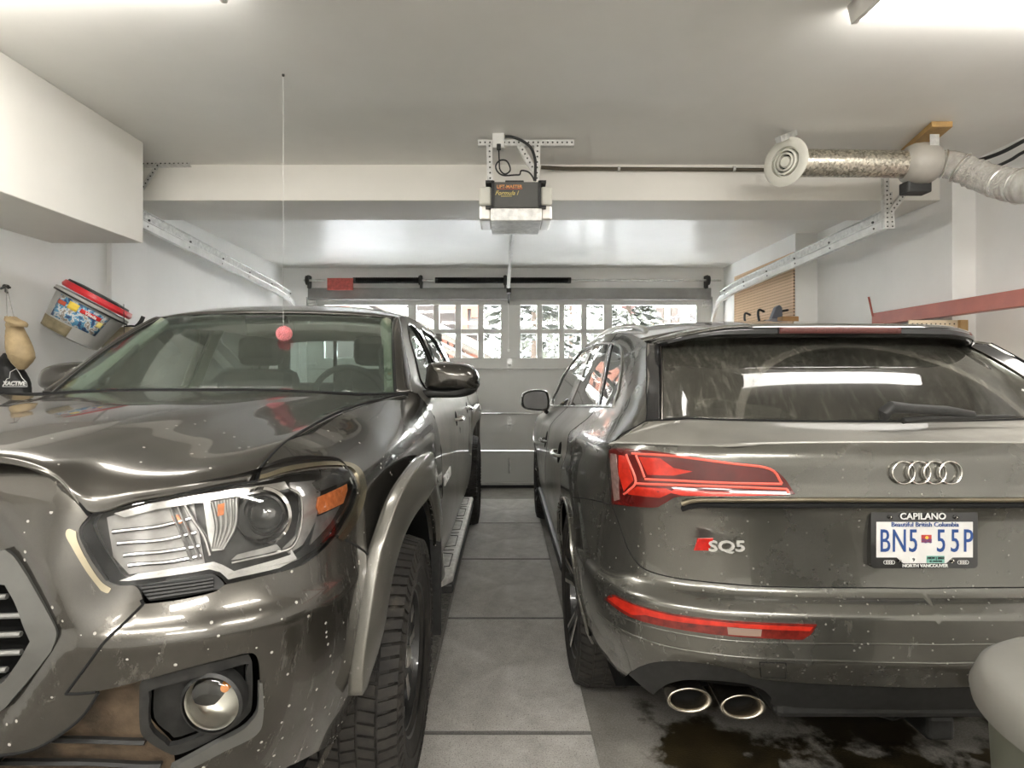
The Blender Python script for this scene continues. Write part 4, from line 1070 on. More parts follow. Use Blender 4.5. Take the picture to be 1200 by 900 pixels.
# door handles
for sd in (-1, 1):
    for (px_, py_) in ((655.5, 531), (640, 515.5)):
        t, z = R.px(px_, py_); nrm = np.array(R.nrm(t, z, sd))
        a = [R.pos(t+u, z, o, sd) for u, o in ((-.10, .0), (-.085, .028), (0, .036), (.085, .028), (.10, .0))]
        h = MB().tube(cr(a, 4), .012, 8, flat=.7).build('door_handle', wp, car)
        c0 = R.pos(t, z+.004, -.0, sd); MB().lathe([(.0, .002), (.05, .003), (.055, .0)], c0, nrm, 20).build('handle_recess', M['inner'], h)
        MB().tube([R.pos(t-.02, z+.02, .004, sd), R.pos(t-.045, z+.055, .004, sd)], .008, 6, flat=.6).build('handle_shadow_gap', M['inner'], h) if False else None
# fuel flap dent / windscreen / bonnet / nose (turned to the garage door)
ws = []
for f in np.linspace(0, 1, 4):
    row = []
    for a in (0, .3, .55, 1.0):
        top = np.array((AX-.60*a, AY+3.04+.02*a, 1.55-.06*a**2)); bot = np.array((AX-.74*a, AY+3.72-.22*a**2, 1.08+.01*a)); row.append(top*(1-f)+bot*f+np.array([0, .03*math.sin(PI*f), .03*math.sin(PI*f)]))
    ws.append(row)
MB().grid(surf(mirx(ws), 5, 5)).build('windscreen', M['pane'], car, solid=.004)
bn = []
for v, z in ((3.66, 1.075), (3.9, 1.06), (4.2, 1.02), (4.45, .96), (4.62, .86)):
    e = R.pos(R.T(v=min(v, 4.6)), zr(max(min(v, 4.6), 3.9))-.0, 0, -1) if v > 3.9 else np.array((AX-.80, AY+v, 1.06))
    row = [np.array((AX+(e[0]-AX)*a, AY+v+(e[1]-AY-v)*a**2+(.05*(1-a) if v > 4.5 else 0), z+(e[2]-z)*a**3)) for a in (0, .3, .6, .85, 1)]
    bn.append(row)
MB().grid(surf(mirx(bn), 5, 5)).build('bonnet', wp, car, solid=.02)
panel(R, 'front_bumper', outline([(R.T(v=4.62), .33), (R.T(v=4.62), .86)], [(R.t[-1], .86), (R.t[-1], .33)]), wp, car, step=.05)
# cabin: seats and headrests seen through the dusty rear window
M['seat'] = simple('dark_seat_cloth', (.035, .034, .032), .8, 0, .2, 20, .2)
def seat(parent, x, y, zseat, w, top, hr, ztop_, name='seat'):
    mb = MB()
    rings_ = []
    mb.box((x-w/2, y-.50, zseat-.12), (x+w/2, y, zseat)); s1 = mb.build(name, M['seat'], parent, bevel=.04)
    MB().box((x-w/2, y, zseat-.1), (x+w/2, y+.14, top)).build('seat_back', M['seat'], s1, bevel=.05)
    MB().box((x-hr/2, y+.03, top+.03), (x+hr/2, y+.13, ztop_)).build('headrest', M['seat'], s1, bevel=.045)
    MB().cyl((x-.06, y+.07, top-.02), (x-.06, y+.07, top+.06), .008, 8).cyl((x+.06, y+.07, top-.02), (x+.06, y+.07, top+.06), .008, 8).build('headrest_posts', M['satinm'], s1)
def seatf(parent, x, y, *a):      # seat facing the garage door
    zseat, w, top, hr, zt_ = a
    s1 = MB().box((x-w/2, y+.12, zseat-.12), (x+w/2, y+.6, zseat)).build('seat', M['seat'], parent, bevel=.04)
    MB().box((x-w/2, y, zseat-.1), (x+w/2, y+.14, top)).build('seat_back', M['seat'], s1, bevel=.05)
    MB().box((x-hr/2, y+.0, top+.02), (x+hr/2, y+.1, zt_)).build('headrest', M['seat'], s1, bevel=.045)
for x in (-.36, .36): seatf(car, AX+x, AY+2.15, .62, .50, 1.17, .28, 1.36)
MB().box((AX-.62, AY+1.15, .60), (AX+.62, AY+1.30, 1.12)).build('rear_bench', M['seat'], car, bevel=.05)
for x in (-.42, 0, .42): MB().box((AX+x-.13, AY+1.13, 1.13), (AX+x+.13, AY+1.22, 1.29)).build('rear_headrest', M['seat'], car, bevel=.04)
MB().box((AX-.70, AY+.35, .70), (AX+.70, AY+1.15, .74)).build('load_floor', M['seat'], car)
MB().box((AX-.72, AY+3.1, .9), (AX+.72, AY+3.6, 1.05)).build('dashboard', M['seat'], car, bevel=.04)
# ============================================================ the pickup on the left, nose towards the viewer
TX, TY = -1.17, .99
trk = thing('pickup_truck', (TX, TY, 0), 'salt-splashed dark grey pickup with its nose towards the viewer, on the left', 'pickup truck')
M['tpaint'] = paint('dark_grey_metallic_pickup', (.072, .067, .058), 1.7, .08)
M['tside'] = paint('lit_dusty_pickup_door_paint', (.13, .125, .112), 1.2, .6)  # door window reflections painted in as a lighter tone, together with road dust
M['satgrey'] = simple('satin_grey_paint', (.16, .16, .15), .42, .5, .1, 14)
M['flare'] = paint('flare_grey', (.17, .165, .145), 1.0, .3)
tp = M['tpaint']
planT = [(0, 0), (.2, .004), (.4, .02), (.52, .038), (.62, .07), (.70, .118), (.76, .18), (.80, .26), (.822, .36), (.836, .48), (.86, .75), (.875, 1.05), (.885, 1.5), (.89, 2.2), (.893, 3.0), (.895, 4.0), (.895, 5.0), (.88, 5.3), (.80, 5.38), (.2, 5.39)]
zkT = [.35, .45, .55, .63, .70, .77, .83, .855, .89, .93, .98, 1.04, 1.08, 1.12, 1.15, 1.19, 1.22, 1.25, 1.28, 1.33, 1.40, 1.50, 1.60, 1.68]
c0 = [.18, .13, .08, .05, .03, .015, .003, .0, .0, .005, .012, .025, .035, .048, .062, .085, .12, .2, .3, .4, .5, .6, .7, .8]
c45 =[.18, .12, .07, .045, .03, .018, .006, .0, .022, .040, .055, .070, .080, .095, .115, .15, .2, .28, .36, .46, .56, .66, .76, .86]
c25 =[.16, .10, .06, .035, .02, .010, .003, .0, .012, .020, .030, .045, .060, .090, .130, .18, .24, .30, .36, .45, .55, .65, .75, .85]
c48 =[.12, .07, .03, .012, .006, .003, .0, .0, .002, .006, .012, .028, .045, .075, .108, .172, .22, .28, .34, .42, .5, .6, .7, .8]
c75 =[.10, .05, .02, .008, .003, .0, .0, .0, .0, .003, .008, .016, .024, .042, .065, .105, .145, .195, .25, .32, .4, .5, .6, .7]
c110=[.09, .04, .015, .006, .0, .0, .0, .0, .0, .002, .005, .010, .015, .024, .038, .062, .088, .118, .155, .22, .3, .4, .5, .6]
c150=[.08, .035, .01, .003, .0, .0, .0, .0, .0, .001, .003, .008, .012, .020, .030, .048, .068, .092, .112, .132, .162, .208, .255, .30]
c230=[.05, .02, .004, .0, .0, .0, .0, .0, .0, .001, .003, .008, .012, .020, .029, .046, .066, .090, .108, .128, .156, .198, .242, .29]
cbed=[.05, .02, .004, .0, .0, .0, .0, .0, .0, .001, .003, .008, .012, .020, .029, .038, .05, .07, .1, .13, .16, .2, .25, .29]
RT = Ring(planT, zkT, [(dict(a=0), c0), (dict(a=.36), c0), (dict(a=.5), c45), (dict(a=.64), c45), (dict(v=.25), c25), (dict(v=.48), c48), (dict(v=.75), c75), (dict(v=1.1), c110), (dict(v=1.5), c150), (dict(v=2.3), c230), (dict(v=3.6), c230), (dict(v=4.6), cbed), (dict(v=5.3), cbed)], (TX, TY), 1)
def tpt(v, z): return (RT.T(v=v), z)
def tpa(a, z): return (RT.T(a=a), z)
# ---- bonnet
def U(u, Y, z): return np.array((TX+u, Y, z))
seam_px = [(300, 565), (312, 543), (345, 510), (400, 480), (455, 466), (480, 462)]
SP = [np.array(RT.pos(*RT.px(*p))) for p in seam_px]
print('bonnet seam', [tuple(round(float(x), 3) for x in (p-np.array([TX, 0, 0]))) for p in SP])
Ys = [1.22, 1.30, 1.40, 1.69, 2.05, 2.24]
rowsH = [
 [U(0, 1.018, 1.182), U(.15, 1.020, 1.182), U(.27, 1.03, 1.180), U(.354, 1.045, 1.151), U(.405, 1.06, 1.084), U(.472, 1.09, 1.098), U(.56, 1.14, 1.107), U(.642, 1.22, 1.112)],
 [U(0, 1.024, 1.200), U(.15, 1.026, 1.200), U(.268, 1.036, 1.196), U(.345, 1.055, 1.170), U(.40, 1.068, 1.118), U(.472, 1.096, 1.122), U(.56, 1.148, 1.128), U(.645, 1.232, 1.132)],
 [U(0, 1.07, 1.217), U(.15, 1.075, 1.216), U(.275, 1.09, 1.206), U(.345, 1.11, 1.184), U(.405, 1.12, 1.160), U(.475, 1.15, 1.152), U(.56, 1.20, 1.152), U(.648, 1.28, 1.156)],
 [U(0, 1.25, 1.238), U(.16, 1.25, 1.236), U(.285, 1.26, 1.222), U(.365, 1.28, 1.200), U(.435, 1.29, 1.184), U(.505, 1.32, 1.176), U(.58, 1.36, 1.178), U(.658, 1.41, 1.190)],
 [U(0, 1.52, 1.257), U(.17, 1.52, 1.254), U(.30, 1.52, 1.238), U(.385, 1.54, 1.219), U(.46, 1.56, 1.209), U(.53, 1.60, 1.207), U(.61, 1.65, 1.214), U(.69, 1.70, 1.232)],
 [U(0, 1.88, 1.272), U(.19, 1.88, 1.270), U(.345, 1.88, 1.258), U(.43, 1.90, 1.244), U(.51, 1.93, 1.238), U(.59, 1.97, 1.240), U(.67, 2.01, 1.246), U(.752, 2.05, 1.256)],
 [U(0, 2.14, 1.280), U(.25, 2.145, 1.279), U(.46, 2.16, 1.271), U(.56, 2.18, 1.264), U(.63, 2.20, 1.261), U(.69, 2.22, 1.261), U(.74, 2.235, 1.262), U(.79, 2.25, 1.264)]]
sf = surf([[np.array(p) for p in r] for r in rowsH], 7, 8)
seamH = [r[-1] for r in sf]
def mirT(rows): return [[np.array((2*TX-p[0], p[1], p[2])) for p in reversed(r[1:])]+list(r) for r in rows]
MB().grid(mirT(sf)).build('bonnet', tp, trk, solid=.018, sharp=70)
# crossing from the bonnet seam to the wing: the wing is a ring panel whose top edge is the seam
seam_t = []
for p in seamH[::4]+[seamH[-1]]:
    best = None
    for t in np.linspace(RT.T(a=.6), RT.T(v=1.6), 140):
        for z in (p[2],):
            q = RT.pos(t, z); e = (q[0]-p[0])**2+(q[1]-p[1])**2
            if best is None or e < best[0]: best = (e, t, z)
    seam_t.append((best[1], best[2]))
print('seam err', seam_t)
seam_t2 = seg(RT, [ (p[0], p[1], 'p') for p in seam_px])
# ---- wing
hl_out = P_(95, 620, 97, 612, 106, 605, 125, 598.5)
HLtop = seg(RT, P_(106, 605, 125, 598.5, 179, 585, 240, 574, 302, 564))
HLtop2 = seg(RT, P_(302, 564, 335, 556, 368, 550.5, 398, 549, 410, 554, 416, 566, 417, 577, 410, 597, 401, 613, 392, 627))
HLbot = seg(RT, P_(392, 627, 378, 643, 365, 654, 350, 663, 310, 674, 266, 684))
HLbot2 = seg(RT, P_(266, 684, 258, 675, 248, 672)); HLbot3 = seg(RT, P_(248, 672, 200, 680, 165, 685, 137, 685.5, 126, 680)); HLleft = seg(RT, P_(126, 680, 110, 657, 98, 635, 95, 620, 106, 605))
HL = outline(HLtop, HLtop2, HLbot, HLbot2, HLbot3, HLleft)
bw = seg(RT, P_(392, 627, 405, 633, 420, 641, 437, 655))         # cut line between wing and bumper end
arcA = (RT.T(v=.95), .385)
Ra = .545
wing_arch = arch(arcA, Ra, 0, PI, 24)
T1 = RT.T(v=1.62)
door_f = [tpt(1.62, .46), tpt(1.62, .8), tpt(1.60, 1.0), tpt(1.56, 1.15), tpt(1.50, 1.255)]
wing_top = seg(RT, [(p[0], p[1], 'p') for p in seam_px])
acw = math.pi-.62
arc_w = arch(arcA, Ra, -.0, acw, 22)
ring_bw = RT.px(437, 655)
wing_o = outline(list(reversed(HLtop2)), wing_top, [tpt(1.34, 1.262), tpt(1.44, 1.262)], list(reversed(door_f)), arc_w, list(reversed(bw)))
panel(RT, 'front_wing', wing_o, tp, trk, join=False, step=.022, thick=.012)
# ---- front: grille surround, bumper centre, wings of the bumper
grA = seg(RT, P_(0, 646, 12, 656, 26, 677)); grB = seg(RT, P_(26, 677, 42, 705, 58, 735, 61, 750, 55, 767)); grC = seg(RT, P_(55, 767, 30, 799, 0, 834))
def toc(p): return p
g_in = outline([(0, 1.03), (RT.T(a=.10), 1.028), (RT.T(a=.22), 1.010)], grA, grB, grC, [(RT.T(a=.15), .66), (0, .655)])
# grille frame = ring between outer line and inner opening
g_hole = outline([tpa(.02, .995), tpa(.20, .975)], seg(RT, P_(0, 688, 14, 714, 30, 755)), seg(RT, P_(30, 755, 18, 776, 0, 802)), [tpa(.12, .70), tpa(.02, .695)])
panel(RT, 'grille_frame', g_in, M['satgrey'], trk, holes=[g_hole], off=-.010, thick=.035, step=.02)
panel(RT, 'grille_backing', g_hole, M['inner'], trk, off=-.05, thick=0, step=.03)
gb_ = MB()
for i, z in enumerate(np.linspace(.715, .975, 9)):
    pts = []
    for a in np.linspace(-.34, .34, 25):
        aa = abs(a); t = RT.T(a=max(aa, .001))
        if inside((t, z), g_hole) or inside((max(t, .03), z), g_hole): pts.append(RT.pos(t, z, -.022, 1 if a >= 0 else -1))
    if len(pts) > 2: gb_.tube(pts, .0055, 6, flat=.9)
grl = gb_.build('grille_bars', simple('grey_grille_bar', (.25, .25, .24), .4, .4), trk)
# shell round the grille in body colour
capL = seg(RT, P_(106, 605, 128, 645, 150, 680, 168, 708))
hoodcut = seg(RT, P_(0, 542, 15, 543, 30, 546, 48, 552, 65, 561, 85, 580, 104, 604))
cutw = seg(RT, P_(168, 708, 145, 731, 123, 752, 100, 782, 77, 813))
lowc = seg(RT, P_(77, 813, 90, 813, 112, 811)); lowd = seg(RT, P_(115, 812, 98, 838, 72, 860, 40, 878, 0, 886))
cen = outline([(0, RT.px(0, 542)[1]+.002)], [tpa(.12, 1.181)], hoodcut, seg(RT, P_(104, 604, 95, 620, 98, 635, 110, 657, 126, 680, 140, 686)), seg(RT, P_(140, 686, 160, 688, 169, 707)), cutw, lowc, lowd, [(RT.T(a=.15), .52), (0, .515)])
crease = np.array(seg(RT, P_(-60, 540, -20, 570, 10, 595, 43, 640, 62, 675, 82, 708, 95, 735, 92, 752, 75, 780, 55, 813, 40, 840, 10, 880), 60))
def cen_off(t, z):
    # the band next to the grille falls back from a crease
    i = int(np.argmin((crease[:, 0]-t)**2+(crease[:, 1]-z)**2)); i = min(max(i, 1), len(crease)-2)
    d_ = crease[i+1]-crease[i-1]; q = np.array([t, z])-crease[i]; L = np.hypot(*d_)
    s_ = (d_[0]*q[1]-d_[1]*q[0])/L          # signed distance
    s_ = -s_ if (d_[0]*(1.0-crease[i][1])-d_[1]*(0-crease[i][0])) < 0 else s_
    if s_ <= 0: return 0.0
    k_ = min(1.0, s_/.07); return -.022*k_*k_*(3-2*k_)
cn = panel(RT, 'bumper_centre', cen, tp, trk, holes=[g_in[1:-1] if False else outline([(.012, 1.026), (RT.T(a=.10), 1.024), (RT.T(a=.22), 1.008)], grA, grB, grC, [(RT.T(a=.15), .664), (.012, .659)])], step=.016, off=cen_off)
wingtop = outline(seg(RT, P_(168, 708, 210, 703, 250, 694, 262, 686)), seg(RT, P_(266, 684.5, 310, 674.5, 350, 663.5, 378, 643.5, 392, 627.5)))
corner_arch = arch(arcA, Ra, acw, PI+.25, 14)
fogo = outline(seg(RT, P_(160, 813, 161, 805, 168, 800, 180, 797)), seg(RT, P_(180, 797, 230, 784, 285, 771, 293, 771, 297, 778)), seg(RT, P_(297, 778, 298, 800, 297, 830, 293, 840, 280, 853)), seg(RT, P_(280, 853, 245, 873, 207, 889, 193, 887)), seg(RT, P_(193, 887, 175, 877, 163, 866, 160, 850, 160, 813)))
bumpw = outline(wingtop, bw, [arc_w[-1]], corner_arch, [(corner_arch[-1][0]-.03, .44)], seg(RT, P_(395, 868, 370, 882, 340, 897)), [(RT.px(280, 897)[0], .50), (RT.px(240, 898)[0], .50)], seg(RT, P_(215, 899, 250, 884, 300, 858, 306, 835)), seg(RT, P_(306, 835, 305, 800, 303, 775, 297, 766, 285, 766)), seg(RT, P_(285, 766, 230, 780, 175, 795, 120, 809, 77, 813)), list(reversed(cutw)))
panel(RT, 'bumper_wing', bumpw, tp, trk, join=False, step=.02)
skid = outline(seg(RT, P_(200, 899, 245, 875, 283, 855, 297, 842)), seg(RT, P_(297, 842, 302, 830, 303, 800)), seg(RT, P_(307, 800, 308, 838, 300, 860, 262, 880, 225, 899)))
panel(RT, 'bumper_bevel', skid, M['satgrey'], trk, join=False, off=.004, step=.02)
panel(RT, 'fog_lamp_housing', fogo, M['blackpl'], trk, join=False, off=lambda t, z: -.012, step=.02, holes=[outline(seg(RT, P_(172, 822, 182, 810, 285, 782, 290, 790, 288, 828, 275, 846, 205, 878, 190, 874, 172, 856, 172, 822), 3))])
panel(RT, 'fog_lamp_recess', outline(seg(RT, P_(170, 820, 182, 808, 286, 780, 291, 790, 290, 829, 276, 848, 205, 880, 190, 876, 170, 858, 170, 820), 3)), M['blackpl'], trk, join=False, off=-.045, thick=0, step=.03)
lowgr = outline([(0, .53)], [(RT.T(a=.15), .53)], seg(RT, P_(0, 880, 60, 855, 112, 812)), seg(RT, P_(112, 812, 140, 806, 162, 802)), seg(RT, P_(162, 802, 158, 850, 193, 889)), [(RT.px(193, 889)[0], .40), (0, .38)])
M['dirtygr'] = simple('muddy_grille_mesh', (.075, .052, .032), .7, 0, .7, 14, .4)
panel(RT, 'lower_grille', lowgr, M['dirtygr'], trk, off=-.05, thick=0, step=.03)
mb = MB()
for z in (.44, .50, .555, .61, .665):
    for sd in (-1, 1):
        pts = []
        for a in np.linspace(.0, .72, 30):
            t = RT.T(a=max(a, .001))
            if inside((t, z), lowgr) or (a < .02 and z < .52): pts.append(RT.pos(t, z-.12*a**2, -.038, sd))
        if len(pts) > 3: mb.tube(pts, .010, 6, flat=.5)
mb.build('lower_grille_bars', M['blackpl'], trk)
# splitter lip
mb = MB(); pts = [RT.pos(RT.T(a=abs(a)+.001), .47, -.01, 1 if a > 0 else -1) for a in np.linspace(-.74, .74, 41)]; mb.tube(pts, .022, 8); mb.build('front_lip', M['blackpl'], trk)
M['fogrefl'] = simple('fog_lamp_silver', (.80, .79, .74), .38, .75, .08, 30)
for sd in (1, -1):
    nm = 'left' if sd > 0 else 'right'
    c = RT.pos(*RT.px(248, 825), -.002, sd); cc = Vector(c); ax = Vector((.10*sd, -1, -.02)).normalized()
    r = 33*cc.y/FPX
    fl = MB().lathe([(0, .012), (r*.5, .010), (r*.85, .004), (r, -.006), (r, -.04)], cc, ax, 40, xdir=(1, 0, 0)).build('fog_lamp_lens', glass('fog_lens_'+nm, (.93, .93, .9), 1.4, .02), trk)
    MB().lathe([(r*.98, -.0), (r*.9, -.03), (r*.6, -.045), (r*.2, -.05), (0, -.05)], cc, ax, 40, xdir=(1, 0, 0)).build('fog_reflector', M['fogrefl'], fl)
    MB().lathe([(0, -.020), (r*.15, -.022), (r*.18, -.04)], cc+Vector((r*.3*sd, 0, r*.3)), ax, 20).build('fog_bulb', simple('amber_bulb_'+nm, (.75, .28, .06), .2), fl)
    MB().lathe([(r, .006), (r+.006, .002), (r+.006, -.03), (r, -.03)], cc, ax, 40, xdir=(1, 0, 0)).build('fog_bezel', M['blackpl'], fl)
# ---- headlamps
M['hlens'] = glass('headlamp_lens', (.93, .94, .94), 1.2, .01)
M['hchrome'] = simple('headlamp_chrome', (.60, .58, .56), .2, 1.0, .15, 30)
M['hdark'] = simple('headlamp_dark_bezel', (.05, .048, .045), .3, .6, .4, 25)
M['hsilver'] = simple('headlamp_silver', (.34, .325, .31), .28, .8, .3, 18)
M['amber'] = simple('amber_reflector', (.85, .24, .07), .25, .2, .3, 70, coat=1)
M['brush'] = simple('satin_grey_flange', (.42, .37, .27), .22, 1.0, .15)
for sd in (1, -1):
    lens = panel(RT, 'headlamp', HL, M['hlens'], trk, off=.004, thick=.004, step=.02, side=sd)
    panel(RT, 'headlamp_bowl', HL, M['hdark'], lens, off=lambda t, z: -.05, thick=-.045, step=.03, side=sd)
    def fill(name, pth, mat, o, th=.004, sm=0):
        q = [RT.px(pth[i], pth[i+1]) for i in range(0, len(pth), 2)]
        return panel(RT, name, outline(q), mat, lens, off=o, thick=th, step=.02, side=sd)
    def line(name, pth, mat, rr, o, flat=1, n=5):
        return MB().tube(rpath(RT, seg(RT, pth, n), o, sd), rr, 8, flat=flat).build(name, mat, lens)
    fill('inner_reflector', [112, 612, 180, 592, 222, 590, 238, 668, 200, 674, 140, 681, 120, 660], M['hsilver'], -.036)
    for a in (P_(122, 628, 175, 622, 225, 610), P_(128, 642, 180, 638, 228, 628), P_(136, 656, 182, 652, 232, 644), P_(142, 668, 190, 664, 234, 656)): line('reflector_fin', a, M['hchrome'], .0045, -.026)
    for a in (P_(196, 598, 204, 618, 214, 640, 222, 662), P_(205, 597, 214, 618, 224, 640, 232, 660), P_(214, 595, 224, 612, 238, 632, 246, 655)): line('reflector_rib', a, M['hchrome'], .004, -.024)
    fill('turn_reflector', [236, 592, 282, 584, 280, 620, 262, 650, 246, 652, 240, 620], M['hchrome'], -.034)
    for k in range(5): line('flute', P_(248+8*k, 592-k*1.5, 254+6*k, 620, 250+3*k, 648), M['hsilver'], .004, -.028)
    fill('amber_bulb', [255, 594, 264, 592, 263, 606, 255, 608], M['amber'], -.022)
    fill('amber_bulb', [197, 608, 205, 606, 210, 616, 202, 619], M['amber'], -.022)
    # bright band along top, right and bottom
    fill('chrome_band', [128, 604, 180, 590, 240, 580, 300, 571, 340, 565, 345, 573, 330, 577, 300, 580, 240, 589, 180, 599, 140, 609], M['hchrome'], -.016)
    fill('chrome_band', [345, 566, 375, 563, 382, 577, 376, 612, 360, 640, 344, 650, 336, 644, 352, 628, 358, 600, 356, 582, 345, 574], M['hsilver'], -.014)
    line('band_edge', P_(343, 574, 354, 580, 357, 590, 356, 618, 347, 640, 330, 648, 300, 655, 272, 661), M['hchrome'], .004, -.010)
    fill('chrome_band', [344, 643, 344, 651, 300, 664, 275, 671, 262, 664, 250, 660, 210, 667, 160, 674, 136, 683, 148, 683, 180, 679, 245, 669, 258, 672, 268, 681, 280, 678, 330, 667, 352, 656], M['hchrome'], -.010)
    fill('silver_wedge', [272, 660, 280, 653, 330, 640, 336, 646, 300, 655], M['hsilver'], -.02)
    c = Vector(RT.pos(*RT.px(317, 606), -.03, sd)); ax = Vector((.12*sd, -1, .02)).normalized(); s_ = c.y/FPX
    MB().lathe([(33*s_, 0), (34*s_, .012), (31*s_, .016), (29*s_, .004), (28*s_, -.02)], c, ax, 40, xdir=(1, 0, 0)).build('projector_ring', M['hchrome'], lens)
    MB().lathe([(28*s_, -.012), (25*s_, .0), (22*s_, .002)], c, ax, 40, xdir=(1, 0, 0)).build('projector_shroud', M['hdark'], lens)
    MB().lathe([(0, .030), (8*s_, .028), (15*s_, .020), (20*s_, .008), (22*s_, -.004)], c, ax, 36, xdir=(1, 0, 0)).build('projector_lens', simple('projector_glass'+str(sd), (.16, .16, .155), .03, .55, .3, 20, coat=1), lens)
    fill('amber_side_reflector', [378, 583, 412, 567, 413, 574, 408, 590, 380, 603, 376, 594], M['amber'], -.012)
    fill('side_chrome', [372, 566, 400, 553, 408, 556, 411, 563, 378, 578], M['hchrome'], -.014)
    fill('side_chrome', [380, 607, 408, 593, 398, 612, 384, 628, 372, 640], M['hsilver'], -.02)
    line('side_edge', P_(412, 560, 415, 572, 409, 592, 397, 612), M['hchrome'], .003, -.004)
    # flange round the lamp
    fl2 = outline(seg(RT, P_(303, 561, 335, 552, 368, 546, 400, 545, 413, 550, 419.5, 563, 420.5, 577, 413, 599, 404, 616, 394, 630)), seg(RT, P_(394, 630, 400, 634)) , seg(RT, P_(400, 634, 412, 618, 421, 600, 427, 578, 426, 560, 417, 546, 400, 540.5, 368, 541, 335, 546, 304, 556)))
    panel(RT, 'lamp_flange', fl2, M['brush'], trk, off=.005, thick=.012, step=.014, side=sd)
    fl3 = outline(seg(RT, P_(91, 622, 93, 634, 105, 658, 120, 680, 132, 688.5)), seg(RT, P_(132, 688.5, 128, 694, 120, 691)), seg(RT, P_(120, 691, 104, 670, 86, 640, 79, 626, 82, 619, 91, 622)))
    panel(RT, 'lamp_flange', fl3, M['brush'], trk, off=.005, thick=.010, step=.014, side=sd)
    vt = outline(seg(RT, P_(158, 688.5, 200, 682, 248, 674.5)), seg(RT, P_(248, 674.5, 256, 679, 263, 687, 258, 692, 246, 695)), seg(RT, P_(246, 695, 210, 702, 172, 707)))
    vv = panel(RT, 'bumper_vent', vt, M['blackpl'], trk, off=-.012, thick=.01, step=.02, side=sd)
    for k in range(4):
        mb = MB().tube(rpath(RT, seg(RT, P_(165+3*k, 690.5+4*k, 205+k, 685.5+4*k, 250, 679+4*k)), -.004, sd), .0035, 6); mb.build('vent_slat', M['blackpl'], vv)
seam(RT, 'shut_lines', [cutw, bw, capL[-2:], HLleft, HLtop, hoodcut, lowc, lowd, door_f], M['seamm'], trk, .003)
mb = MB()
for sd in (1, -1): mb.tube([(TX+sd*(p[0]-TX), p[1], p[2]) for p in seamH], .003, 6)
mb.tube([p for p in mirT([sf[-1]])[0]], .006, 6)
mb.build('bonnet_gap', M['seamm'], trk)
# ---- wheel flares
O = [(.818, 1.36, .58), (.820, 1.36, .651), (.833, 1.38, .77), (.844, 1.42, .879), (.858, 1.45, .938), (.880, 1.52, 1.020), (.900, 1.66, 1.065), (.908, 1.85, 1.078), (.896, 2.10, 1.045), (.884, 2.34, .92), (.880, 2.48, .74), (.880, 2.53, .58), (.89, 2.54, .46)]
I = [(.822, 1.43, .585), (.835, 1.45, .62), (.854, 1.47, .698), (.866, 1.52, .811), (.880, 1.60, .885), (.900, 1.68, .929), (.920, 1.78, .950), (.922, 1.94, .955), (.905, 2.14, .915), (.892, 2.32, .80), (.888, 2.41, .66), (.885, 2.44, .55), (.885, 2.45, .45)]
def flare(dv, name, k=1.0, wid=0):
    for sd in (1, -1):
        rows = []
        for o, i in zip(O, I):
            po = np.array((TX+sd*(o[0]+wid), o[1]+dv, o[2])); pi = np.array((TX+sd*(i[0]+wid), i[1]+dv, i[2])); nrm = np.array((sd, -.15, .1))
            rows.append([po-nrm*.02, po+nrm*.010, po*.93+pi*.07+nrm*.016, po*.5+pi*.5+nrm*.018, pi*.93+po*.07+nrm*.012, pi+nrm*.002, pi-nrm*.06])
        MB().grid(surf([[np.array(p) for p in r] for r in rows], 3, 5)).build(name, M['flare'], trk, solid=.004, sharp=80)
flare(0, 'wheel_flare'); flare(3.236, 'wheel_flare', wid=.022)
# ---- cab sides
def zbelt(v): return float(np.interp(v, [1.5, 2.5, 3.6], [1.262, 1.245, 1.235]))
VD = 2.58
gap1 = [RT.px(538, 556), RT.px(538, 520), RT.px(537, 490)]
print('door split v', [round(float(np.interp(p[0], RT.t, RT.v)), 2) for p in gap1], [round(p[1], 2) for p in gap1])
top = 1.655
def roofz(v): return float(np.interp(v, [1.42, 1.5, 1.6, 1.8, 1.97, 2.2, 2.6, 3.2, 3.5, 3.65], [1.262, 1.30, 1.37, 1.53, 1.632, 1.66, 1.675, 1.67, 1.655, 1.64]))
def rl_(v0, v1, n=6): return [tpt(v0+(v1-v0)*i/n, roofz(v0+(v1-v0)*i/n)) for i in range(n+1)]
win1 = [tpt(1.78, 1.272), tpt(2.52, 1.262), tpt(2.50, 1.45), tpt(2.44, 1.58), tpt(2.30, 1.615), tpt(2.12, 1.605), tpt(1.98, 1.54), tpt(1.86, 1.42)]
win2 = [tpt(2.66, 1.262), tpt(3.34, 1.27), tpt(3.36, 1.40), tpt(3.28, 1.54), tpt(3.12, 1.60), tpt(2.85, 1.615), tpt(2.66, 1.60)]
win1 = [tuple(p) for p in cr(win1, 3, True)]; win2 = [tuple(p) for p in cr(win2, 3, True)]
fd = outline(list(door_f), rl_(1.43, VD, 10), [tpt(VD, 1.3), tpt(VD+.02, 1.0), tpt(VD, .46)])
panel(RT, 'front_door', fd, M['tside'], trk, holes=[win1], join=False, step=.03)
rd_ = outline([tpt(VD, .46), tpt(VD+.02, 1.0), tpt(VD, 1.3)], rl_(VD, 3.48, 6), [tpt(3.50, 1.26), tpt(3.50, 1.0), tpt(3.40, .80), tpt(3.33, .46)])
panel(RT, 'rear_door', rd_, M['tside'], trk, holes=[win2], join=False, step=.03)
pillar_o = outline([tpt(3.33, .46), tpt(3.40, .80), tpt(3.50, 1.0), tpt(3.50, 1.26)], rl_(3.48, 3.62, 2), [tpt(3.66, 1.25), tpt(3.66, .46)])
panel(RT, 'cab_rear_corner', pillar_o, M['tside'], trk, join=False, step=.04)
arcB = (RT.T(v=4.186), .385)
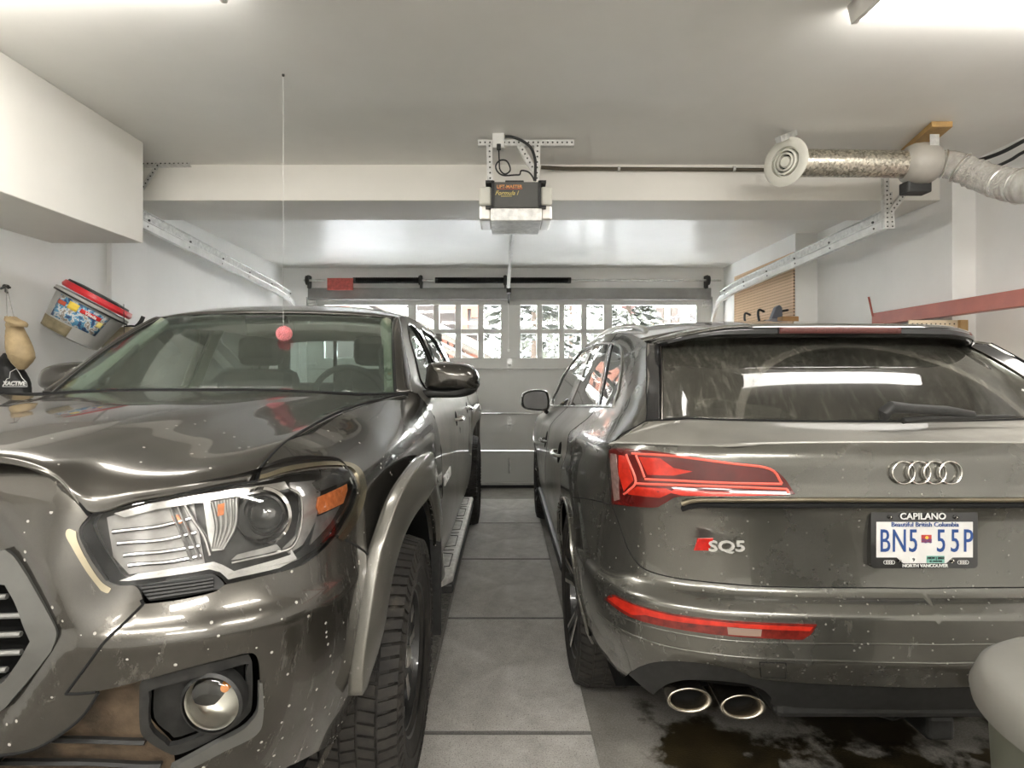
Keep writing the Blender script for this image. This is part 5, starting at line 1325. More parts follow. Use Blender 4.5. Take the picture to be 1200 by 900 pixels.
bed = outline([tpt(3.69, .46), tpt(3.69, 1.235), tpt(4.4, 1.225), tpt(5.32, 1.22), tpt(5.32, .50), ], arch(arcB, .52, .12, PI-.12, 18))
panel(RT, 'cargo_bed_side', bed, M['tside'], trk, join=False, step=.04)
MB().box((TX-.80, TY+3.69, .62), (TX+.80, TY+3.73, 1.22)).box((TX-.80, TY+5.30, .55), (TX+.80, TY+5.36, 1.21)).box((TX-.80, TY+3.7, .60), (TX+.80, TY+5.3, .64)).build('cargo_bed', tp, trk)
M['tglass'] = glass('cab_side_glass', (.93, .98, .97), .9, .01)
for w, nm in ((win1, 'front_door_window'), (win2, 'rear_door_window')):
    for q in panel(RT, nm, w, M['tglass'], trk, off=-.010, thick=.004, join=False, step=.04): pass
    mb = MB()
    for sd in (1, -1): mb.tube(rpath(RT, w, .0, sd), .007, 6, closed=True)
    split_build(mb, 'window_seal', M['glosspl'], trk)
seam(RT, 'shut_lines', [[tpt(VD, .46), tpt(VD+.02, 1.0), tpt(VD, 1.3), tpt(VD-.03, 1.6)], [tpt(3.33, .46), tpt(3.40, .80), tpt(3.50, 1.0), tpt(3.50, 1.26), tpt(3.44, 1.62)], [tpt(3.675, .46), tpt(3.675, 1.23)]], M['seamm'], trk, .004)
# windscreen, pillars, roof
wrows = []
wb = [(0, 2.20, 1.278), (.3, 2.22, 1.277), (.52, 2.275, 1.271), (.645, 2.335, 1.264), (.715, 2.40, 1.258)]
wt = [(0, 2.86, 1.640), (.24, 2.868, 1.638), (.43, 2.90, 1.634), (.54, 2.93, 1.630), (.596, 2.962, 1.624)]
for f in np.linspace(0, 1, 5):
    wrows.append([np.array((TX+b[0]*(1-f)+t_[0]*f, b[1]*(1-f)+t_[1]*f-.02*math.sin(PI*f), b[2]*(1-f)+t_[2]*f+.018*math.sin(PI*f))) for b, t_ in zip(wb, wt)])
def wdirt(n, l):
    f = noise(n, l, 3, 6, .7); g = noise(n, l, 260, 2)
    return math_(n, l, 'MULTIPLY', math_(n, l, 'MULTIPLY_ADD', f, .05, -.005), ramp(n, l, g, [(.35, (.3, .3, .3)), (.7, (1, 1, 1))]))
M['tscreen'] = glass('green_windscreen_glass', (.90, .975, .95), .5, .004, ((.50, .50, .40), wdirt))
MB().grid(surf(mirT(wrows), 6, 6)).build('windscreen', M['tscreen'], trk, solid=.005)
# A-pillar skins between glass edge and the door frame
for sd in (1, -1):
    L = [w[-1] for w in wrows]; L = [tuple(x) for x in cr(L, 4)]
    n = len(L); Rr = []
    dl = [tpt(1.44, 1.262)]+rl_(1.46, 1.99, n-2)
    for i, p in enumerate(L):
        q = np.array(RT.pos(*dl[i])); p = np.array(p)
        a = [p+np.array([-.006, .01, -.004]), p+np.array([.004, -.004, .006]), p*.5+q*.5+np.array([.010, -.014, .006]), q]
        if sd < 0: a = [np.array((2*TX-x[0], x[1], x[2])) for x in a]
        Rr.append(a)
    MB().grid(surf(Rr, 4, 2)).build('windscreen_pillar', tp, trk, solid=.006)
    mb = MB().tube([(TX+sd*(x[0]-TX)-sd*.002, x[1]-.004, x[2]+.002) for x in L], .006, 6); mb.build('windscreen_seal', M['glosspl'], trk)
crownT = [(2.86, 1.645), (2.90, 1.662), (3.1, 1.705), (3.4, 1.735), (3.8, 1.748), (4.2, 1.735), (4.50, 1.70), (4.60, 1.672)]
rr_ = []
vv_ = [1.98, 2.02, 2.2, 2.5, 2.85, 3.2, 3.52, 3.62]
for (Yc, zc), v in zip(crownT, vv_):
    e = RT.pos(RT.T(v=v), roofz(v)); row = []
    for a in (0, .3, .6, .8, .93): row.append(np.array((TX+(e[0]-TX)*a, Yc+(e[1]-Yc)*a**3, zc+(e[2]-zc)*a**3.5)))
    row.append(np.array(e)); rr_.append(row)
rr_[0] = [np.array(p)+np.array([0, 0, .004]) for p in [(TX+a*.596/1.0, 2.86+.10*a**3, 1.642-.018*a**3) for a in (0, .3, .6, .8, .93)]]+[rr_[0][-1]]
MB().grid(surf(mirT(rr_), 6, 5)).build('roof', tp, trk, solid=.012)
MB().grid(surf(mirT([[p+np.array([0, 0, -.06]) for p in r] for r in rr_[1:]]), 4, 3)).build('headliner', simple('grey_headliner', (.30, .30, .27), .9), trk, solid=.01)
# cab rear wall with sliding window
yc = 4.60
zW = 1.60
mb = MB(); mb.box((TX-.80, yc, .6), (TX+.80, yc+.03, 1.27)).box((TX-.66, yc, 1.60), (TX+.66, yc+.03, 1.66))
for sd in (1, -1): mb.box((TX+sd*.60-.045, yc, 1.27), (TX+sd*.60+.045, yc+.03, 1.60))
mb.build('cab_rear_wall', simple('cab_trim', (.12, .12, .11), .8), trk)
mb = MB()
for x in (-.19, .19): mb.box((TX+x-.014, yc+.005, 1.27), (TX+x+.014, yc+.025, 1.60))
mb.build('slider_frame', M['glosspl'], trk)
MB().box((TX-.56, yc+.012, 1.27), (TX+.56, yc+.017, 1.60)).build('rear_window', M['tglass'], trk)
# cabin
MB().box((TX-.74, 2.42, .95), (TX+.74, 2.85, 1.165)).build('dashboard', M['seat'], trk, bevel=.05)
mb = MB()
mb.lathe([(.17, 0), (.17, 0)], (0, 0, 0)) if False else None
ctr = Vector((TX+.37, 2.98, 1.20)); ax = Vector((0, .93, .36)).normalized(); xx = Vector((1, 0, 0)); yy_ = ax.cross(xx)
ring_ = [ctr+(xx*math.cos(a)+yy_*math.sin(a))*.185 for a in [2*PI*i/36 for i in range(36)]]
sw = MB().tube(ring_, .016, 10, closed=True).build('steering_wheel', M['seat'], trk)
mb = MB().lathe([(0, -.02), (.06, -.02), (.065, .02), (0, .03)], ctr, ax, 20)
for a in (0, PI, -PI/2): mb.bar(ctr, ctr+(xx*math.cos(a)+yy_*math.sin(a))*.18, .035, .015, up=tuple(ax))
mb.build('wheel_hub', M['seat'], sw)
for x in (-.36, .36):
    s1 = MB().box((TX+x-.26, 3.05, .60), (TX+x+.26, 3.55, .82)).build('seat', M['seat'], trk, bevel=.05)
    MB().box((TX+x-.25, 3.50, .75), (TX+x+.25, 3.66, 1.37)).build('seat_back', M['seat'], s1, bevel=.07)
    MB().box((TX+x-.14, 3.56, 1.39), (TX+x+.14, 3.67, 1.575)).build('headrest', M['seat'], s1, bevel=.05)
MB().box((TX-.66, 4.25, .7), (TX+.66, 4.45, 1.27)).build('rear_bench', M['seat'], trk, bevel=.05)
for sd in (1, -1):      # inner door trims, pillar trims, grab handles
    M['trimk'] = M.get('trimk') or simple('sage_pillar_trim', (.26, .28, .21), .8)
    MB().grid([[RT.pos(RT.T(v=v), z, -.03, sd) for v in np.linspace(1.55, 3.55, 12)] for z in np.linspace(.6, 1.24, 6)]).build('door_trim', M['seat'], trk, solid=.01)
    MB().tube([RT.pos(RT.T(v=2.58), z, -.04, sd) for z in np.linspace(1.22, 1.63, 6)], .05, 8, flat=.4).build('pillar_trim', M['trimk'], trk)
    MB().tube([(TX+sd*x, y, z) for x, y, z in ((.69, 2.46, 1.26), (.65, 2.62, 1.36), (.60, 2.80, 1.50), (.565, 2.93, 1.60))], [.035, .032, .03, .03], 8).build('inner_pillar_trim', M['trimk'], trk)
    MB().tube([(TX+sd*x, y, z) for x, y, z in ((.645, 2.56, 1.31), (.615, 2.60, 1.345), (.585, 2.72, 1.445), (.60, 2.78, 1.49))], .014, 8).build('grab_handle', M['seat'], trk)
MB().box((TX-.10, 2.80, 1.585), (TX+.10, 2.86, 1.625)).build('camera_pod', M['seat'], trk, bevel=.01)
MB().box((TX-.12, 2.86, 1.53), (TX+.12, 2.885, 1.595)).build('rear_view_mirror', M['seat'], trk, bevel=.012)
# outside mirrors
def tmirror(sd):
    Ym = TY+1.72
    def w(px_, py_, dY=0):
        p = W(px_, py_, Ym+dY); return (TX+(p.x-TX)*sd+(.06 if sd < 0 else 0), p.y, p.z)
    prof = [(500, 455), (499, 440), (501, 429), (508, 424.5), (530, 424), (548, 427), (558, 433), (562.5, 445), (560, 455), (545, 458), (520, 458)]
    rings = []; cxm, cym = 531, 442
    for s_, dY in ((.12, -.10), (.5, -.095), (.78, -.075), (.93, -.045), (1.0, .0), (1.0, .04), (.96, .055), (.93, .055), (.9, .045)):
        rings.append([w(cxm+(a-cxm)*s_, cym+(b-cym)*s_, dY) for a, b in cr(prof, 4, True)])
    n = len(rings[0]); vs = [v for r_ in rings for v in r_]; fs = [(a*n+j, a*n+(j+1) % n, (a+1)*n+(j+1) % n, (a+1)*n+j) for a in range(len(rings)-1) for j in range(n)]+[tuple(range(n-1, -1, -1))]
    e = MB().add(vs, fs).build('door_mirror', tp, trk, sharp=60)
    MB().add(rings[-1], [tuple(range(n))]).build('mirror_glass', simple('mirror_glass_t%d' % sd, (.4, .4, .4), .05, 1.0), e)
    pr2 = [(487, 460), (495, 457), (520, 457.5), (545, 456.5), (560, 453), (555, 461), (540, 465.5), (515, 466), (498, 466), (489, 466)]
    rings = []; cxm, cym = 522, 460
    for s_, dY in ((.1, -.07), (.6, -.065), (.9, -.04), (1.0, 0), (.97, .045), (.6, .05), (.1, .05)):
        rings.append([w(cxm+(a-cxm)*s_, cym+(b-cym)*s_, dY) for a, b in cr(pr2, 3, True)])
    n = len(rings[0]); vs = [v for r_ in rings for v in r_]; fs = [(a*n+j, a*n+(j+1) % n, (a+1)*n+(j+1) % n, (a+1)*n+j) for a in range(len(rings)-1) for j in range(n)]+[tuple(range(n-1, -1, -1)), tuple(range(n*(len(rings)-1), n*len(rings)))]
    MB().add(vs, fs).build('mirror_base', M['blackpl'], e)
    MB().tube([w(520, 453.5, -.055), w(545, 450, -.045), w(561, 446, -.005)], .006, 6).build('turn_repeater', M['hsilver'], e)
    MB().tube([w(493, 461, .02), w(484, 466, .06)], .022, 8).build('mirror_arm', M['blackpl'], e)
for sd in (1, -1): tmirror(sd)
# door handles and badge
for sd in (1, -1):
    for v, z in ((2.42, 1.075), (3.34, 1.085)):
        t = RT.T(v=v)
        h = MB().tube(cr([RT.pos(t+u, z, o, sd) for u, o in ((-.09, 0), (-.075, .035), (0, .042), (.075, .035), (.09, 0))], 4), .013, 8, flat=.8).build('door_handle', M['chrome'], trk)
        MB().lathe([(0, .002), (.04, .002), (.045, 0)], RT.pos(t, z, 0, sd), RT.nrm(t, z, sd), 18).build('handle_recess', M['inner'], h)
    tb, zb_ = RT.px(521.5, 558); c = RT.pos(tb, zb_, .012, sd)
    text('door_badge', 'TACOMA', M['white'], trk, c, .066, right=(0, -sd*-1, 0) if sd > 0 else (0, -1, 0), up=(0, 0, 1), extrude=.003, xs=1.05, bold=.001)
# running boards, mud flaps, wheels
for sd in (1, -1):
    st_ = thing if False else None
    x0, x1 = (TX+.74, TX+.93) if sd > 0 else (TX-.93, TX-.74)
    pr = [(x0, 2.62), (x1-.04*(sd > 0), 2.60), (x1, 2.66), (x1, 4.36), (x0, 4.36)] if sd > 0 else [(x1, 2.62), (x0+.04, 2.60), (x0, 2.66), (x0, 4.36), (x1, 4.36)]
    rb = MB().prism(pr, 2, .375, .41).build('running_board', simple('salted_aluminium%d' % sd, (.52, .51, .48), .5, .4, .25, 30), trk, bevel=.012)
    mb = MB()
    for k in range(5):
        yk = 2.75+.33*k; xa, xb = (x1-.13*1, x1-.03) if sd > 0 else (x0+.03, x0+.13)
        mb.tube([(xa, yk, .411), (xb, yk+.03, .411), (xb, yk+.22, .411), (xa, yk+.25, .411)], .0025, 5); mb.tube([(xa, yk+.27, .411), (xb, yk+.29, .411)], .0025, 5)
    mb.build('tread_pattern', M['blackpl'], rb)
    MB().box((x0, 2.64, .33), (x1, 4.34, .375)).build('board_underside', M['blackpl'], rb, bevel=.01)
    for dv in (0, 3.236):
        MB().box((TX+sd*.90-.20*(sd > 0), TY+1.43+dv, .24), (TX+sd*.90+.20*(sd < 0), TY+1.45+dv, .80)).build('mud_flap', M['blackpl'], trk, bevel=.004)
for vy in (.95, 4.186):
    for sd in (-1, 1):
        x0 = TX+sd*.60; x1 = TX+sd*.86; rows = []
        for k in range(13):
            a = PI*.66*k/12; rows.append([(x0, TY+vy+.50*math.cos(a), .385+.52*math.sin(a)), (x1, TY+vy+.50*math.cos(a), .385+.52*math.sin(a))])
        MB().grid(rows).build('wheel_liner', M['inner'], trk, solid=.006)
        rim = .232
        f0 = lambda r: .085 if r > .06 else .075; f1 = lambda r: .03
        s1 = ([(.03, -.030), (.10, -.034), (.19, -.062), (.226, -.070), (.228, .070), (.19, .062), (.10, .034), (.03, .030)], f0, f1, M['rimdark'], 'spoke', (6, .3+vy))
        e0 = lambda r: f0(r)+.002
        c1 = ([(.09, -.032), (.135, -.046), (.222, -.069), (.226, -.03), (.15, -.022), (.11, -.010)], e0, f0, M['rimcut'], 'spoke_face', (6, .3+vy))
        c2 = ([(.15, .022), (.226, .03), (.222, .069), (.16, .052)], e0, f0, M['rimcut'], 'spoke_face', (6, .3+vy))
        wheel(trk, TX+sd*(.745 if vy < 2 else .80), TY+vy, .388, .262, rim, sd, [s1, c1, c2], True)
MB().box((TX-.70, TY+.35, .42), (TX+.70, TY+5.2, .56)).build('chassis', M['inner'], trk)
MB().box((TX-.60, TY+.30, .56), (TX+.60, TY+1.35, 1.06)).build('engine_bay_fill', M['inner'], trk)
MB().box((TX-.72, TY+1.40, .56), (TX+.72, TY+1.44, 1.20)).build('bulkhead', M['inner'], trk)
# ============================================================ things in the garage
M['cord'] = simple('black_cable', (.018, .018, .018), .5)
# --- opener
Yo = 3.10; so = Yo/FPX
def ob(x0, y0, x1, y1, ya, yb): a = W(x0, y1, Yo); b = W(x1, y0, Yo); return (a.x, ya, a.z), (b.x, yb, b.z)
op = thing('garage_door_opener', W(604, 235, Yo+.15), 'dark grey and silver garage door opener with milky lamp covers hanging from the ceiling', 'door opener')
MB().box(*ob(579, 213, 631, 243, Yo, Yo+.30)).build('housing', simple('dark_opener_housing', (.085, .085, .08), .4, .1), op, bevel=.004)
MB().box(*ob(575, 243, 635, 258, Yo+.01, Yo+.32)).build('chassis', M['galv'], op, bevel=.004)
mb = MB(); mb.box(*ob(569, 211.5, 578.5, 214.5, Yo-.004, Yo+.3)).box(*ob(631.5, 211.5, 640, 214.5, Yo-.004, Yo+.3)).box(*ob(569, 241, 578.5, 243.5, Yo-.004, Yo+.3)).box(*ob(631.5, 241, 640, 243.5, Yo-.004, Yo+.3)).box(*ob(576, 212, 579.5, 243, Yo-.004, Yo+.3)).box(*ob(630.5, 212, 634, 243, Yo-.004, Yo+.3))
split_build(mb, 'side_bracket', M['blackpl'], op)
M['milky'] = simple('milky_plastic', (.70, .69, .62), .35, 0, .04, spec=.4)
for a, b in ((561, 576), (634, 648)):
    MB().box(*ob(a, 216, b, 238, Yo+.03, Yo+.26)).build('lamp_cover', M['milky'], op, bevel=.012)
    MB().box(*ob(a+.5, 238, b-.5, 256, Yo+.03, Yo+.26)).build('lamp_cover_base', M['satinm'], op, bevel=.01)
MB().box(*ob(592, 209, 614, 213, Yo+.03, Yo+.1)).build('terminal_cap', M['blackpl'], op, bevel=.003)
M['orange'] = simple('orange_print', (.80, .36, .12), .5); M['ochre'] = simple('ochre_print', (.62, .50, .16), .5); M['redp'] = simple('red_print', (.55, .10, .05), .5)
def pt3(x, y, o=.003): p = W(x, y, Yo); return (p.x, Yo-o, p.z)
text('maker_name', 'LIFT-MASTER', M['orange'], op, pt3(597, 219), 5.2*so, xs=1.0, bold=.0004)
MB().box(*ob(583, 221.2, 612, 221.8, Yo-.003, Yo)).build('print_line', M['redp'], op)
text('model_name', 'Formula I', M['ochre'], op, pt3(593.5, 226.5), 7*so, shear=.35, bold=.0003)
MB().box(*ob(587, 229.8, 600, 230.3, Yo-.003, Yo)).build('print_line', M['ochre'], op)
rail = MB(); a = Vector((.045, Yo+.2, 2.225)); b = Vector((.035, YD-.17, 2.30)); rail.bar(a, b, .034, .006); rail.bar(a-Vector((0, 0, .018)), b-Vector((0, 0, .018)), .006, .034)
rail.build('rail', M['steel'], op)
MB().bar((.035, YD-.25, 2.26), (.035, YD-.04, 2.30), .03, .02).build('header_bracket', M['darkmetal'], op)
MB().box((.015, YD-.55, 2.215), (.065, YD-.42, 2.262)).bar((.04, YD-.48, 2.23), (.04, YD-.03, 2.16), .02, .02).build('trolley', M['blackpl'], op)
hb = hanger('perforated steel frame fixing the door opener to the ceiling', [(W(560, 167, 3.2), W(673, 167, 3.2)), (W(573.5, 168, 3.19), W(574.5, 212, 3.19)), (W(630, 168, 3.19), W(629, 212, 3.19)), (W(608, 168, 3.21), W(628, 203, 3.21))], (.06, 3.2, 2.66))
jb = MB().box((W(577, 173, 3.17)).to_tuple(), (W(591, 157, 3.17)+Vector((0, .06, .02))).to_tuple()).build('power_socket', simple('white_socket', (.72, .72, .70), .4), bevel=.004)
tag(jb, 'small white power socket above the left of the door opener', 'socket')
MB().box((W(582, 175, 3.16)).to_tuple(), (W(587, 168, 3.16)+Vector((0, .02, 0))).to_tuple()).build('plug', M['cord'], jb, bevel=.004)
cd = MB().tube([W(*p, 3.15) for p in cr([(584.5, 175), (585, 188), (586, 199), (592, 204), (598, 199), (594, 189), (586, 188), (581, 194), (583, 201), (590, 205.5), (604, 205), (609, 204.5), (611, 200), (619, 201.5), (624, 207), (626, 212)], 6)], .0045, 6).build('power_cord', M['cord'], op)
cd['label'] = 'black looped power cord'
cb = MB().tube([W(*p, 3.19) for p in cr([(592, 160), (600, 160.5), (612, 165), (622, 173), (627, 186), (627.5, 200), (627, 212)], 6)], .008, 8).build('flexible_conduit', M['cord'])
tag(cb, 'black flexible cable curving from the socket down to the right of the opener', 'cable')
ct = MB().tube([W(634, 196, 3.6), W(660, 197.5, 3.62), W(760, 198, 3.63), W(905, 199, 3.63), W(1075, 196, 3.63)], .012, 8).build('conduit_pipe', simple('brown_conduit', (.10, .085, .06), .3, .4))
tag(ct, 'long dark conduit pipe running along the front of the beam to the right', 'pipe')
mb = MB(); [mb.lathe([(.016, -.008), (.016, .008)], W(x, 197.8, 3.625), (1, 0, 0), 12) for x in (648, 725, 860)]; mb.build('pipe_clip', M['galv'], ct)
for i, pts in enumerate(([(1118, 196), (1150, 187), (1175, 178), (1200, 165), (1240, 145)], [(1140, 203), (1165, 196), (1185, 187), (1200, 178), (1240, 160)])):
    c = MB().tube([W(x, y, 3.35-.004*(x-1118)) for x, y in cr(pts, 5)], .011-.002*i, 8).build('cable', M['cord'])
    tag(c, ('upper', 'lower')[i]+' of two black cables running to the right wall under the ceiling', 'cable', 'black cables by the foil duct')
# --- duct with fan
Yf = 3.15; sf_ = Yf/FPX
dk = thing('exhaust_fan_duct', W(1000, 192, Yf), 'galvanised pipe with round grille, beige inline fan and crinkled foil hose under the ceiling', 'ventilation duct')
def spangle():
    m, n, l, b = nt('spangled_galvanised'); t = n.new('ShaderNodeTexCoord'); v = n.new('ShaderNodeTexVoronoi'); v.inputs['Scale'].default_value = 90; l.new(t.outputs['Object'], v.inputs['Vector'])
    l.new(ramp(n, l, v.outputs['Color'], [(.2, (.30, .28, .23)), (.8, (.72, .68, .58))]), b.inputs['Base Color']); setp(b, metal=.9, rough=.32); return m
M['span'] = spangle()
pA = W(926, 191, Yf); pB = W(1064, 192.5, Yf); r = 15.5*sf_
MB().lathe([(r, 0), (r, (pB-pA).length)], pA, (pB-pA), 40).build('pipe', M['span'], dk)
ax = Vector((-1, -.62, -.06)).normalized(); c = W(921, 190, Yf-.03)
R0 = 27.5*sf_
gr = MB().lathe([(R0*.55, -.012), (R0*.97, -.004), (R0, .004), (R0*.90, .012), (R0*.62, .010), (R0*.60, -.02)], c, ax, 48).build('grille_flange', M['milky'], dk)
for k, rr in enumerate((.52, .38)): MB().lathe([(R0*rr, -.02), (R0*rr, .012), (R0*(rr-.07), .016), (R0*(rr-.08), -.015)], c, ax, 40).build('grille_ring', M['milky'], gr)
MB().lathe([(0, .014), (R0*.20, .012), (R0*.24, 0)], c, ax, 24).build('grille_centre', M['milky'], gr)
MB().lathe([(0, -.03), (R0*.6, -.03)], c, ax, 24).build('grille_dark', M['inner'], gr)
mb = MB().bar(W(930, 157, Yf), W(930, 185, Yf), .03, .004).bar(W(912, 164, Yf-.1), W(931, 156, Yf+.0), .03, .03); mb.build('strap', M['galv'], dk)
d = Vector((1, -.12, .0)).normalized(); q = W(1058, 193, Yf)
rf = 24*sf_
MB().lathe([(r, 0), (rf*.86, .02), (rf*.97, .05), (rf, .09), (rf*.97, .13), (rf*.82, .16), (r*1.0, .17)], q, d, 40).build('fan_housing', simple('beige_fan_plastic', (.36, .34, .30), .4, 0, .06), dk)
MB().box((W(1068, 224, Yf)-Vector((.03, .02, .01))).to_tuple(), (W(1083, 212, Yf)+Vector((.03, .06, 0))).to_tuple()).build('wiring_box', M['blackpl'], dk, bevel=.008)
MB().box((W(1090, 188, Yf-.10)).to_tuple(), (W(1101, 157, Yf-.10)+Vector((0, .004, 0))).to_tuple()).build('mounting_plate', M['galv'], dk, bevel=.001)
pts = cr([W(1095, 192, Yf-.02), W(1118, 194, Yf-.06), W(1150, 207, Yf-.14), W(1180, 216, Yf-.25), W(1206, 218, Yf-.38), W(1250, 218, Yf-.5)], 16)
rad = [(15.5+3.5*i/len(pts))*sf_*.93*(1+random.uniform(-.05, .05)+.03*math.sin(i*1.7)) for i in range(len(pts))]
rad[:18] = [15.2*sf_*(1+.02*(i % 6 == 0)) for i in range(18)]
fm, n_, l_, b_ = nt('crinkled_foil'); setp(b_, metal=1.0, rough=.22); b_.inputs['Base Color'].default_value = (.72, .70, .66, 1); bump(n_, l_, b_, noise(n_, l_, 45, 6, .7), 1.0, .02)
MB().tube([tuple(p) for p in pts], rad, 28, cap=False).build('foil_hose', fm, dk)
mb = MB()
for i in (8, 20, 44, 60): 
    if i < len(pts)-1: mb.lathe([(rad[i]+.002, -.004), (rad[i]+.005, 0), (rad[i]+.002, .004)], pts[i], Vector(pts[i+1])-Vector(pts[i]), 28)
mb.build('hose_clamp', M['satinm'], dk)
pk = MB().prism([(W(1050, 172, 3.45).x, 3.42), (W(1092, 148, 3.02).x, 3.02), (W(1092, 148, 3.02).x+.11, 3.02), (W(1050, 172, 3.45).x+.11, 3.42)], 2, ZC-.03, ZC-.001).build('wooden_plank', simple('pine_board', (.52, .33, .13), .6, 0, .2, 12), bevel=.002)
tag(pk, 'short pine plank screwed flat to the ceiling above the inline fan', 'plank')

# --- hanging pompom with cord
Yp = 2.55
pm = thing('parking_pompom', W(332, 390, Yp), 'pink bobbly pompom hanging on a thin cord in front of the pickup windscreen', 'pompom')
MB().tube([W(332, 87, Yp), W(332, 384, Yp)], .0009, 5).build('cord', simple('fishing_line', (.55, .55, .53), .4), pm)
MB().lathe([(0, -.012), (.006, -.008), (.006, 0)], W(332, 87, Yp), (0, 0, 1), 8).build('ceiling_hook', M['darkmetal'], pm)
mb = MB(); c = W(333, 391, Yp); rp = 7.5*Yp/FPX
mb.lathe([(0, -rp)]+[(rp*math.sin(a), -rp*math.cos(a)) for a in np.linspace(.3, 2.84, 9)]+[(0, rp)], c, n=18)
for i in range(150):
    z = 1-2*(i+.5)/150; a = i*2.39996; q = Vector((math.sqrt(1-z*z)*math.cos(a), math.sqrt(1-z*z)*math.sin(a), z)); p = c+q*rp*1.12
    mb.lathe([(0, -.004), (.0032, -.001), (.0022, .003), (0, .004)], p, q, 6)
mb.build('bobbly_ball', simple('pink_rubber', (.80, .30, .32), .5, 0, .25, 60), pm)

# --- wall things on the left
def blob(name, rows, Y, depth, mat, parent=None, n=20, **k):
    rings = []
    for y, xl, xr in cr(rows, 4):
        a = W(xl, y, Y); b = W(xr, y, Y); cx = (a.x+b.x)/2; rx = abs(b.x-a.x)/2
        rings.append([(cx+rx*math.cos(2*PI*j/n), Y+min(rx, depth)*depth/max(.001, depth)*math.sin(2*PI*j/n)*(1+.06*math.sin(5*j+y)), a.z+.002*math.sin(3*j)) for j in range(n)])
    vs = [v for r_ in rings for v in r_]; m = len(rings)
    fs = [(i*n+j, i*n+(j+1) % n, (i+1)*n+(j+1) % n, (i+1)*n+j) for i in range(m-1) for j in range(n)]+[tuple(range(n-1, -1, -1)), tuple((m-1)*n+j for j in range(n))]
    return MB().add(vs, fs).build(name, mat, parent, **k)
M['cloth_t'] = simple('tan_bag_cloth', (.45, .34, .19), .6, 0, .25, 10, .3)
M['cloth_k'] = simple('black_bag_nylon', (.022, .022, .022), .45, 0, .3, 10, .3)
hk = MB().tube([W(1, 338, 2.95), W(7, 336, 2.93), W(12, 337, 2.95)], .006, 6).lathe([(.012, -.01), (.012, .01)], W(7, 336, 2.96), (0, 1, 0), 10, ).tube([W(7, 337, 2.93), W(6.5, 342, 2.9), W(9, 343, 2.89)], .004, 6).build('wall_hook', M['darkmetal'])
hk.data.update(); tag(hk, 'small dark wall hook at the left edge holding the bags', 'hook')
tb = thing('drawstring_bag', W(22, 400, 2.88), 'tan drawstring bag hanging from the wall hook at the left edge', 'bag')
blob('bag_body', [(374, 14, 22), (378, 9, 27), (384, 9, 26), (395, 9, 31), (408, 10, 36), (419, 13, 38), (428, 18, 33), (433, 23, 29)], 2.88, .06, M['cloth_t'], tb)
blob('gathered_neck', [(371, 7, 18), (374, 7, 22), (378, 10, 30), (383, 14, 30)], 2.86, .04, M['cloth_t'], tb)
MB().tube([W(7.5, 338, 2.92), W(8, 360, 2.88), W(9, 376, 2.85)], .003, 5).tube([W(8, 338, 2.92), W(13, 358, 2.88), W(17, 374, 2.85)], .0025, 5).build('drawstring', simple('grey_string', (.35, .34, .32), .7), tb)
kb = thing('drawstring_bag', W(15, 440, 2.98), 'black drawstring bag with white lettering hanging behind the tan bag', 'bag')
bb = blob('bag_body', [(414, 5, 11), (422, 0, 18), (434, -6, 26), (445, -10, 33), (455, -12, 35), (470, -10, 35), (482, 0, 25)], 2.985, .06, M['cloth_k'], kb)
p = W(16.5, 449.5, 2.90); text('bag_lettering', 'XACTIVE', M['white'], kb, p, .028, xs=1.0, bold=.0012, shear=.15)
mb = MB(); mb.tube([W(x, y, 2.9) for x, y in ((3, 453), (8, 444), (11, 443), (12, 436), (19, 432), (22, 436), (26, 443), (31, 448), (32, 453), (3, 453))], .0018, 5); mb.build('bag_emblem', M['white'], kb)
bg = blob('cloth_bag', [(368, -12, 2), (373, -16, 7), (390, -18, 8), (410, -16, 7), (425, -14, 3), (433, -10, -2)], 3.06, .07, simple('cream_cloth', (.46, .42, .30), .8, 0, .15, 10, .2))
tag(bg, 'cream cloth bag cut off by the left edge, behind the other bags', 'bag')
# mop bucket tilted on its hook
bk = thing('mop_bucket', W(92, 375, 3.25), 'grey mop bucket with colourful label and red wringer rim hanging tilted on the left wall', 'bucket')
cb0 = W(81, 396, 3.25); ax = Vector((.46, .20, .86)).normalized(); sb = 3.25/FPX
xd = Vector((0, 1, 0)); xd = (xd-ax*xd.dot(ax)).normalized()
rb_, rt_, hb_ = 30.5*sb, 38*sb, 47*sb
MB().lathe([(0, 0), (rb_*.9, 0), (rb_, .008), (rb_+(rt_-rb_)*.5, hb_*.5), (rt_, hb_), (rt_+.008, hb_), (rt_+.008, hb_-.02), (rt_+.012, hb_+.004), (rt_-.004, hb_+.006), (rt_-.01, hb_-.01)], cb0, ax, 48, xdir=xd).build('pail', simple('grey_bucket_plastic', (.40, .40, .38), .35, 0, .06), bk)
bd = MB().lathe([(rt_-.002, hb_-.006), (rt_+.013, hb_-.012), (rt_+.013, hb_-.020)], cb0, ax, 48).build('rim_band', M['blackpl'], bk)
mb = MB().lathe([(rt_*.7, hb_+.015), (rt_*.98, hb_+.012), (rt_+.004, hb_+.025), (rt_-.004, hb_+.048), (rt_*.8, hb_+.05), (rt_*.7, hb_+.03)], cb0+Vector((.01, 0, 0)), ax, 48, xdir=xd).build('wringer_ring', simple('red_plastic', (.62, .03, .04), .3, 0, .1), bk)
MB().lathe([(rt_*.55, hb_+.045), (rt_*.9, hb_+.052), (rt_*.88, hb_+.064), (rt_*.5, hb_+.07)], cb0, ax, 48, xdir=xd).build('wringer_top', M['blackpl'], bk)
yv = ax.cross(xd)
def bpt(th, h, off=.002):
    rr = rb_+(rt_-rb_)*h/hb_+off; return cb0+ax*h+(xd*math.cos(th)+yv*math.sin(th))*rr
